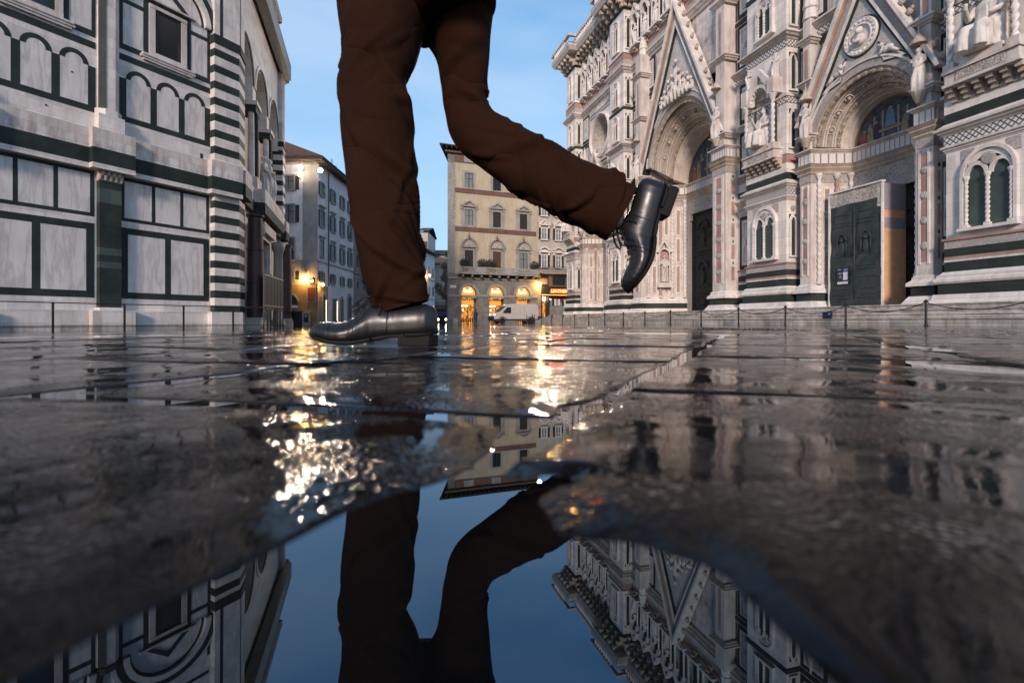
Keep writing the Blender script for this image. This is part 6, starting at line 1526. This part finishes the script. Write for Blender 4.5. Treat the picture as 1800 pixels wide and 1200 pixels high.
MB(T).mat('greytrim').lathe(0, 0, [(z0, .14), (z0+.4, .12), (z0+.5, .08), (z0+9.0, .05)], 10).build('pole', MBp); MB(T).mat('paper').ell((-.15, .1, z0+9.1), (.3, .2, .16)).build('lamp_head', MBp)

# ------------------------------------------------------------------ the walking person
# figure frame: a = to the right of the picture, b = away from the camera, z up (metres)
def TP(a, b, z): x, y = cw(a, b); return (x, y, z)
man = thing('person', 'person in brown trousers and black lace-up shoes striding left across the wet paving', 'person')
Z0 = 1.23
def px(x, y, Z): return ((x-900)/900*Z, .065+(564-y)/900*Z)
def leg_mesh(secs, seed, hemopen=True):
    """secs: (xc, yc, half width in px, Z, tilt) down the leg; rings lie across the leg's run"""
    N = 72; rows = []
    P = []
    for (x, y, hw, Z, hd) in secs:
        a, z = px(x, y, Z); P.append((a, Z, z, hw/900*Z, hd))
    # dense resample with Catmull-Rom
    out = []
    n = len(P)
    for i in range(n-1):
        p0, p1, p2, p3 = P[max(i-1, 0)], P[i], P[i+1], P[min(i+2, n-1)]
        for k in range(16):
            t = k/16
            out.append(tuple(.5*((2*p1[j])+(-p0[j]+p2[j])*t+(2*p0[j]-5*p1[j]+4*p2[j]-p3[j])*t*t+(-p0[j]+3*p1[j]-3*p2[j]+p3[j])*t**3) for j in range(5)))
    out.append(P[-1])
    return out
def fold(t, th, seed):
    """wrinkle displacement in metres for position t along the leg (0 top..1 hem) and angle th"""
    r_ = random.Random(seed); d = 0
    for i in range(30):
        tc_ = r_.uniform(.16, .97); thc = r_.uniform(0, 2*math.pi); sl_ = r_.uniform(-.55, .55); wd = r_.uniform(.009, .026); lg = r_.uniform(.35, .85); am = r_.uniform(.004, .0105)*(1.25 if tc_ > .55 else .9)
        dth = (th-thc+math.pi) % (2*math.pi)-math.pi
        u = (t-tc_-sl_*dth*.35-.02*math.sin(dth*2+i))/wd
        d += am*(math.exp(-u*u)-.7*math.exp(-(u-1.5)**2))*math.exp(-(dth/lg)**2)
    d += .0022*math.sin(th*2+t*9+seed)+.0016*math.sin(th*3-t*21)
    return d
def loft_leg(out, seed, crease=True):
    vs = []; N = 80; m = len(out)
    for i, (a, b_, z, r, hd) in enumerate(out):
        i0, i1 = max(i-2, 0), min(i+2, m-1)
        dx, dz = out[i1][0]-out[i0][0], out[i1][2]-out[i0][2]; L_ = math.hypot(dx, dz); dx /= L_; dz /= L_
        nx, nz = -dz, dx                                  # across the leg in the picture plane
        t = i/(m-1)
        for k in range(N):
            th = 2*math.pi*k/N; c_, s_ = math.cos(th), math.sin(th)
            rr = r*(abs(c_)**2.2+abs(s_)**2.2)**(-1/2.2)
            dd = fold(t, th, seed)*min(1, (1-t)*6+.5)
            if crease: dd += .003*math.exp(-((abs((th % (2*math.pi))-math.pi))/.12)**2)
            vs.append((a+nx*c_*(rr+dd), b_-s_*(rr*hd+dd), z+nz*c_*(rr+dd)))
    fs = []
    for i in range(m-1):
        for k in range(N): fs.append((i*N+k, i*N+(k+1) % N, (i+1)*N+(k+1) % N, (i+1)*N+k))
    fs.append(tuple(range(N)))
    # turn the cloth inwards at the hem so that it has thickness
    last = out[-1]; o_ = len(vs); base = (m-1)*N; ca = sum(vs[base+k][0] for k in range(N))/N; cz = sum(vs[base+k][2] for k in range(N))/N
    for k in range(N): v_ = vs[base+k]; vs.append((ca+(v_[0]-ca)*.93, last[1]+(v_[1]-last[1])*.93, cz+(v_[2]-cz)*.93+.002))
    for k in range(N): vs.append((ca+(vs[o_+k][0]-ca)*.96, last[1]+(vs[o_+k][1]-last[1])*.96, vs[o_+k][2]+.03))
    for k in range(N): fs.append((base+k, base+(k+1) % N, o_+(k+1) % N, o_+k)); fs.append((o_+k, o_+(k+1) % N, o_+N+(k+1) % N, o_+N+k))
    fs.append(tuple(o_+N+k for k in range(N)))
    return vs, fs
ZN, ZF = 1.24, 1.37
st = leg_mesh([(672, -60, 82, 1.27, .8), (673, 20, 78, 1.26, .8), (668, 90, 66, 1.25, .85), (657, 140, 55.5, 1.24, .85), (663, 200, 61, 1.24, .85), (666, 260, 60, 1.24, .85), (672, 320, 59, 1.24, .85), (679, 380, 57, 1.24, .85), (684, 430, 56, 1.24, .85), (692, 475, 54, 1.24, .8), (703, 512, 50.5, 1.24, .78), (711, 540, 44, 1.24, .78)], 4)
mv = leg_mesh([(792, -60, 80, 1.31, .8), (798, 20, 72, 1.33, .8), (812, 90, 50, 1.35, .85), (816, 140, 42, 1.36, .85), (821, 185, 38, 1.37, .85), (838, 228, 44, 1.37, .85), (876, 258, 46, 1.37, .85), (925, 287, 50, 1.37, .85), (975, 316, 53, 1.37, .85), (1025, 342, 55, 1.37, .85), (1068, 363, 55, 1.37, .82), (1092, 376, 52, 1.37, .8)], 9)
q = MB(TP).mat('trouser')
v1, f1_ = loft_leg(st, 4); q.add(v1, f1_); v2, f2_ = loft_leg(mv, 9); q.add(v2, f2_)
# seat and hips join both legs
def hips(rings, N=64):
    vs = []; fs = []
    for (a, b_, z, rx, ry) in rings:
        for k in range(N):
            th = 2*math.pi*k/N; vs.append((a+rx*math.cos(th), b_+ry*math.sin(th), z+.012*math.cos(2*th)))
    for i in range(len(rings)-1):
        for k in range(N): fs.append((i*N+k, i*N+(k+1) % N, (i+1)*N+(k+1) % N, (i+1)*N+k))
    fs += [tuple(range(N-1, -1, -1)), tuple((len(rings)-1)*N+k for k in range(N))]; return vs, fs
v3, f3_ = hips([(-.232, 1.30, .80, .035, .06), (-.235, 1.30, .84, .14, .11), (-.24, 1.30, .86, .20, .17), (-.245, 1.30, .95, .205, .18), (-.25, 1.30, 1.05, .19, .17), (-.25, 1.30, 1.12, .18, .16)])
q.add(v3, f3_)
tr = q.build('trousers', man, smooth=True)
# body: torso, arms, head, with ankles and calves inside the trousers (one continuous skinned surface)
jn = {'pel': (-.25, 1.30, 1.0), 'waist': (-.25, 1.30, 1.14), 'chest': (-.26, 1.30, 1.36), 'neck0': (-.27, 1.30, 1.50), 'neck1': (-.28, 1.30, 1.57), 'head': (-.29, 1.30, 1.66), 'crown': (-.29, 1.30, 1.74),
      'sn': (-.26, 1.13, 1.44), 'en': (-.12, 1.08, 1.2), 'wn': (-.22, 1.02, 1.22), 'sf': (-.26, 1.47, 1.44), 'ef': (-.30, 1.52, 1.20), 'wf': (-.44, 1.46, 1.30),
      'hn': (-.315, 1.255, .82), 'hf': (-.158, 1.34, .86), 'mf': (-.125, 1.36, .68),
      'kn': (-.325, 1.245, .45), 'an': (-.262, 1.24, .12), 'kf': (-.095, 1.37, .575), 'af': (.30, 1.37, .32)}
jr = {'pel': (.10, .09), 'waist': (.13, .10), 'chest': (.16, .11), 'neck0': (.07, .06), 'neck1': (.055, .055), 'head': (.085, .07), 'crown': (.06, .055), 'sn': (.06, .06), 'en': (.045, .045), 'wn': (.03, .028), 'sf': (.06, .06), 'ef': (.045, .045), 'wf': (.03, .028), 'hn': (.045, .045), 'hf': (.04, .04), 'mf': (.03, .03), 'kn': (.04, .04), 'an': (.034, .034), 'kf': (.035, .035), 'af': (.036, .036)}
ed_ = [('pel', 'waist'), ('waist', 'chest'), ('chest', 'neck0'), ('neck0', 'neck1'), ('neck1', 'head'), ('head', 'crown'), ('chest', 'sn'), ('sn', 'en'), ('en', 'wn'), ('chest', 'sf'), ('sf', 'ef'), ('ef', 'wf'), ('pel', 'hn'), ('hn', 'kn'), ('kn', 'an'), ('pel', 'hf'), ('hf', 'mf'), ('mf', 'kf'), ('kf', 'af')]
keys = list(jn)
# hands: palm and five fingers each
def hand(wk, dn, s_):
    w0 = Vector(jn[wk]); pk = wk+'p'; jn[pk] = tuple(w0+Vector((dn, 0, -.05))); jr[pk] = (.034, .018); keys.append(pk); ed_.append((wk, pk))
    for i in range(4):
        base = Vector(jn[pk])+Vector((-.027+.018*i, 0, -.035)); L_ = (.065, .075, .07, .055)[i]
        k1, k2, k3 = pk+'f%da' % i, pk+'f%db' % i, pk+'f%dc' % i
        jn[k1] = tuple(base); jn[k2] = tuple(base+Vector((-.004, .010*s_, -L_*.5))); jn[k3] = tuple(base+Vector((-.008, .03*s_, -L_*.9)))
        for k_ in (k1, k2, k3): jr[k_] = (.0085, .0085); keys.append(k_)
        ed_.extend([(pk, k1), (k1, k2), (k2, k3)])
    k1, k2 = pk+'ta', pk+'tb'; jn[k1] = tuple(w0+Vector((-.045, .012*s_, -.055))); jn[k2] = tuple(w0+Vector((-.055, .022*s_, -.09)))
    for k_ in (k1, k2): jr[k_] = (.010, .010); keys.append(k_)
    ed_.extend([(pk, k1), (k1, k2)])
hand('wn', -.01, 1); hand('wf', -.01, -1)
me = bpy.data.meshes.new('body'); me.from_pydata([TP(*jn[k]) for k in keys], [(keys.index(a), keys.index(b_)) for a, b_ in ed_], []); me.update()
bo = bpy.data.objects.new('body', me); C.objects.link(bo); bo.parent = man
sk = bo.modifiers.new('skin', 'SKIN'); 
for i, k in enumerate(keys): me.skin_vertices[0].data[i].radius = jr[k]; me.skin_vertices[0].data[i].use_root = (i == 0)
ss = bo.modifiers.new('sub', 'SUBSURF'); ss.levels = 2; ss.render_levels = 2
me.materials.append(MATS['skin'])
fc = MB(TP).mat('skin').ell((-.385, 1.30, 1.645), (.018, .012, .022)).ell((-.30, 1.225, 1.65), (.018, .01, .03)).ell((-.30, 1.375, 1.65), (.018, .01, .03)).mat('paper').ell((-.362, 1.27, 1.668), (.012, .014, .008)).ell((-.362, 1.33, 1.668), (.012, .014, .008)).mat('woodred').ell((-.368, 1.30, 1.60), (.01, .024, .006)); fc.build('face', man, smooth=True)
MB(TP).mat('hair').ell((-.275, 1.30, 1.70), (.098, .088, .085)).build('hair', man, smooth=True)
# jacket over torso and arms
v4, f4_ = hips([(-.25, 1.30, 1.02, .205, .175), (-.25, 1.30, 1.15, .17, .15), (-.255, 1.30, 1.34, .175, .19), (-.26, 1.30, 1.43, .13, .19), (-.268, 1.30, 1.49, .07, .09), (-.27, 1.30, 1.52, .06, .07)])
jk = MB(TP).mat('shirt'); jk.add(v4, f4_)
for s_, e_, w__ in (('sn', 'en', 'wn'), ('sf', 'ef', 'wf')): jk.tube([jn[s_], tuple((Vector(jn[s_])+Vector(jn[e_]))/2), jn[e_], tuple((Vector(jn[e_])+Vector(jn[w__]))/2), jn[w__]], [.075, .066, .056, .05, .042], 14)
jk.build('jacket', man, smooth=True)
# shoe: x from the heel back (0) forward to the toe (.306), y across, z up
def shoe(M, name='shoe'):
    root = bpy.data.objects.new(name, None); C.objects.link(root); root.parent = man
    def TS_(x, y, z): p = M @ Vector((x, y, z)); return TP(p.x, p.y, p.z)
    # stations: x, sole-top z, top z, half width
    stn = [(-.002, .045, .075, .004), (.002, .036, .09, .016), (.010, .032, .098, .025), (.024, .030, .102, .031), (.045, .029, .103, .033), (.07, .028, .101, .033), (.095, .026, .099, .032), (.118, .024, .104, .032), (.135, .0215, .109, .033), (.152, .0185, .107, .035), (.168, .015, .095, .039), (.187, .012, .078, .044), (.205, .011, .065, .0475), (.222, .0115, .0590, .0485), (.238, .013, .0575, .047), (.252, .0155, .0582, .0445), (.266, .019, .0588, .040), (.279, .0225, .0575, .034), (.290, .026, .053, .0265), (.298, .029, .047, .018), (.3035, .031, .040, .008)]
    def interp(x):
        for i in range(len(stn)-1):
            if stn[i][0] <= x <= stn[i+1][0]:
                t = (x-stn[i][0])/(stn[i+1][0]-stn[i][0]); t = max(0, min(1, t)); 
                p0, p1, p2, p3 = stn[max(i-1, 0)], stn[i], stn[i+1], stn[min(i+2, len(stn)-1)]
                return [p1[j]+(p2[j]-p1[j])*(t*t*(3-2*t)*.35+t*.65) for j in (1, 2, 3)]
        return [stn[-1][j] for j in (1, 2, 3)]
    def upper(x0, x1, grow, n, nm, mt='leather', openback=False):
        N = 40; vs = []; fs = []
        for i in range(n+1):
            x = x0+(x1-x0)*i/n; zb_, zt, hw = interp(x); hw += grow; zt += grow
            cz = zb_+(zt-zb_)*.38
            for k in range(N):
                th = 2*math.pi*k/N; c_, s_ = math.cos(th), math.sin(th)
                e = 2.4
                yy = math.copysign(abs(c_)**(2/e), c_)*hw; up = s_ > 0
                h_ = (zt-cz) if up else (cz-zb_+.004)
                zz = cz+math.copysign(abs(s_)**(2/(2.0 if up else 3.2)), s_)*h_
                if up:                                    # narrow the throat, keep the ankle upright
                    f = abs(s_); nar = .45 if .11 < x < .2 else .22; yy *= 1-nar*f*f*(1 if x > .1 else .35)
                # creases across the ball
                if up and .175 < x < .225: zz -= .0011*math.sin((x-.175)*380)*abs(s_)
                vs.append((x, yy, zz))
        for i in range(n):
            for k in range(N): fs.append((i*N+k, i*N+(k+1) % N, (i+1)*N+(k+1) % N, (i+1)*N+k))
        fs += [tuple(range(N-1, -1, -1)), tuple(n*N+k for k in range(N))]
        q = MB(TS_).mat(mt); q.add(vs, fs); return q.build(nm, root, smooth=True)
    upper(-.002, .3035, 0, 110, 'upper')
    upper(.2475, .3035, .0009, 26, 'toe_cap')
    # facing (the laced quarters): slightly proud skin with a curved front edge
    upper(.112, .190, .0010, 26, 'laced_facing')
    # seam running in a curve along the side of the vamp, and heel counter seam
    for s_ in (-1, 1):
        def sp(x, f): zb_, zt, hw = interp(x); return (x, s_*(hw*(1-.12*f)+.0006), zb_+(zt-zb_)*f)
        q = MB(TS_).mat('lace').tube([sp(.118, .12), sp(.124, .38), sp(.135, .5), sp(.15, .55), sp(.165, .56), sp(.18, .58)], .0007, 5); q.build('seam', root)
    # sole and heel
    N = 46
    def outline(g, xs=None):
        xs = [(.0-.004)+(.3115)*i/60 for i in range(61)]; up_ = []; dn = []
        for x in xs:
            zb_, zt, hw = interp(min(max(x, .002), .3025)); e = min(1, max(0, (x+.004)/.012))**.5*min(1, max(0, (.3075-x)/.02))**.5
            arch_ = .80 if .07 < x < .15 else 1
            hh = (hw*arch_+g)*e+.0005; up_.append((x, hh)); dn.append((x, -hh))
        return up_, dn, xs
    up_, dn, xs = outline(.0045); vs = []; fs = []
    for i, x in enumerate(xs):
        zb_ = interp(min(max(x, .002), .3025))[0]; zt_ = zb_+.0035; zl = zb_-.0055 if x > .12 else zb_-.004
        if x > .245: zl += 0
        for (y_, z_) in ((up_[i][1], zt_), (up_[i][1]+.0005, (zt_+zl)/2), (up_[i][1]-.001, zl), (-up_[i][1]+.001, zl), (-up_[i][1]-.0005, (zt_+zl)/2), (-up_[i][1], zt_)): vs.append((x, y_, z_))
    for i in range(len(xs)-1):
        for k in range(6): fs.append((i*6+k, i*6+(k+1) % 6, (i+1)*6+(k+1) % 6, (i+1)*6+k))
    fs += [tuple(range(6)), tuple((len(xs)-1)*6+k for k in range(5, -1, -1))]
    q = MB(TS_).mat('sole'); q.add(vs, fs); so_ = q.build('sole', root)
    hp = [(x, .0345*min(1, max(0, (x+.003)/.016))**.45) for x in [-.003+.09*i/16 for i in range(17)]]
    P = [(x, y) for x, y in hp]+[(x, -y) for x, y in hp[::-1]]
    n = len(P); vs = []; fs = []
    for z, g in ((.0005, .97), (.008, 1.0), (.009, .99), (.027, .995)):
        for (x, y) in P: vs.append((.042+(x-.042)*g, y*g, z))
    for j in range(3):
        for k in range(n): fs.append((j*n+k, j*n+(k+1) % n, (j+1)*n+(k+1) % n, (j+1)*n+k))
    fs += [tuple(range(n-1, -1, -1)), tuple(3*n+k for k in range(n))]
    q = MB(TS_).mat('sole'); q.add(vs, fs); q.build('heel', root)
    # laces: bars across the throat and a bow with loops hanging to the side
    q = MB(TS_).mat('lace')
    for i, x in enumerate((.138, .149, .160, .171, .182)):
        zb_, zt, hw = interp(x); q.tube([(x+.004, -hw*.42, zt-.006), (x+.002, 0, zt+.0025), (x-.003, hw*.42, zt-.006)], .0016, 6)
    for s_ in (-1, 1):
        q.tube([(.142, 0, .112), (.152, s_*.012, .120), (.170, s_*.020, .116), (.186, s_*.026, .104), (.196, s_*.029, .092), (.198, s_*.031, .083), (.189, s_*.031, .084), (.174, s_*.027, .097), (.158, s_*.016, .109), (.144, 0, .112)], .0026, 6)
        q.tube([(.135, 0, .110), (.13, s_*.02, .106), (.128, s_*.032, .09), (.132, s_*.038, .075)], .0015, 6)
    q.ell((.144, 0, .112), (.007, .007, .005))
    q.build('laces', root, smooth=True)
    return root
# standing shoe: heel back at px 768, toe to the left; sole on the ground at 1.23 m
a0, _ = px(768, 612, Z0)
shoe(Matrix(((-1, 0, 0, a0), (0, -1, 0, Z0), (0, 0, 1, .0035), (0, 0, 0, 1))))
# kicked-back shoe: heel up at px (1185,330), toe down at px (1108,505), sole to the right
hx, hz = px(1190, 332, ZF); tx, tz = px(1122, 520, ZF); d = Vector((tx-hx, 0, tz-hz)).normalized(); upv = Vector((d.z, 0, -d.x)); 
if upv.x > 0: upv = -upv
yv = upv.cross(d)
shoe(Matrix(((d.x, yv.x, upv.x, hx), (d.y, yv.y, upv.y, ZF), (d.z, yv.z, upv.z, hz), (0, 0, 0, 1))))
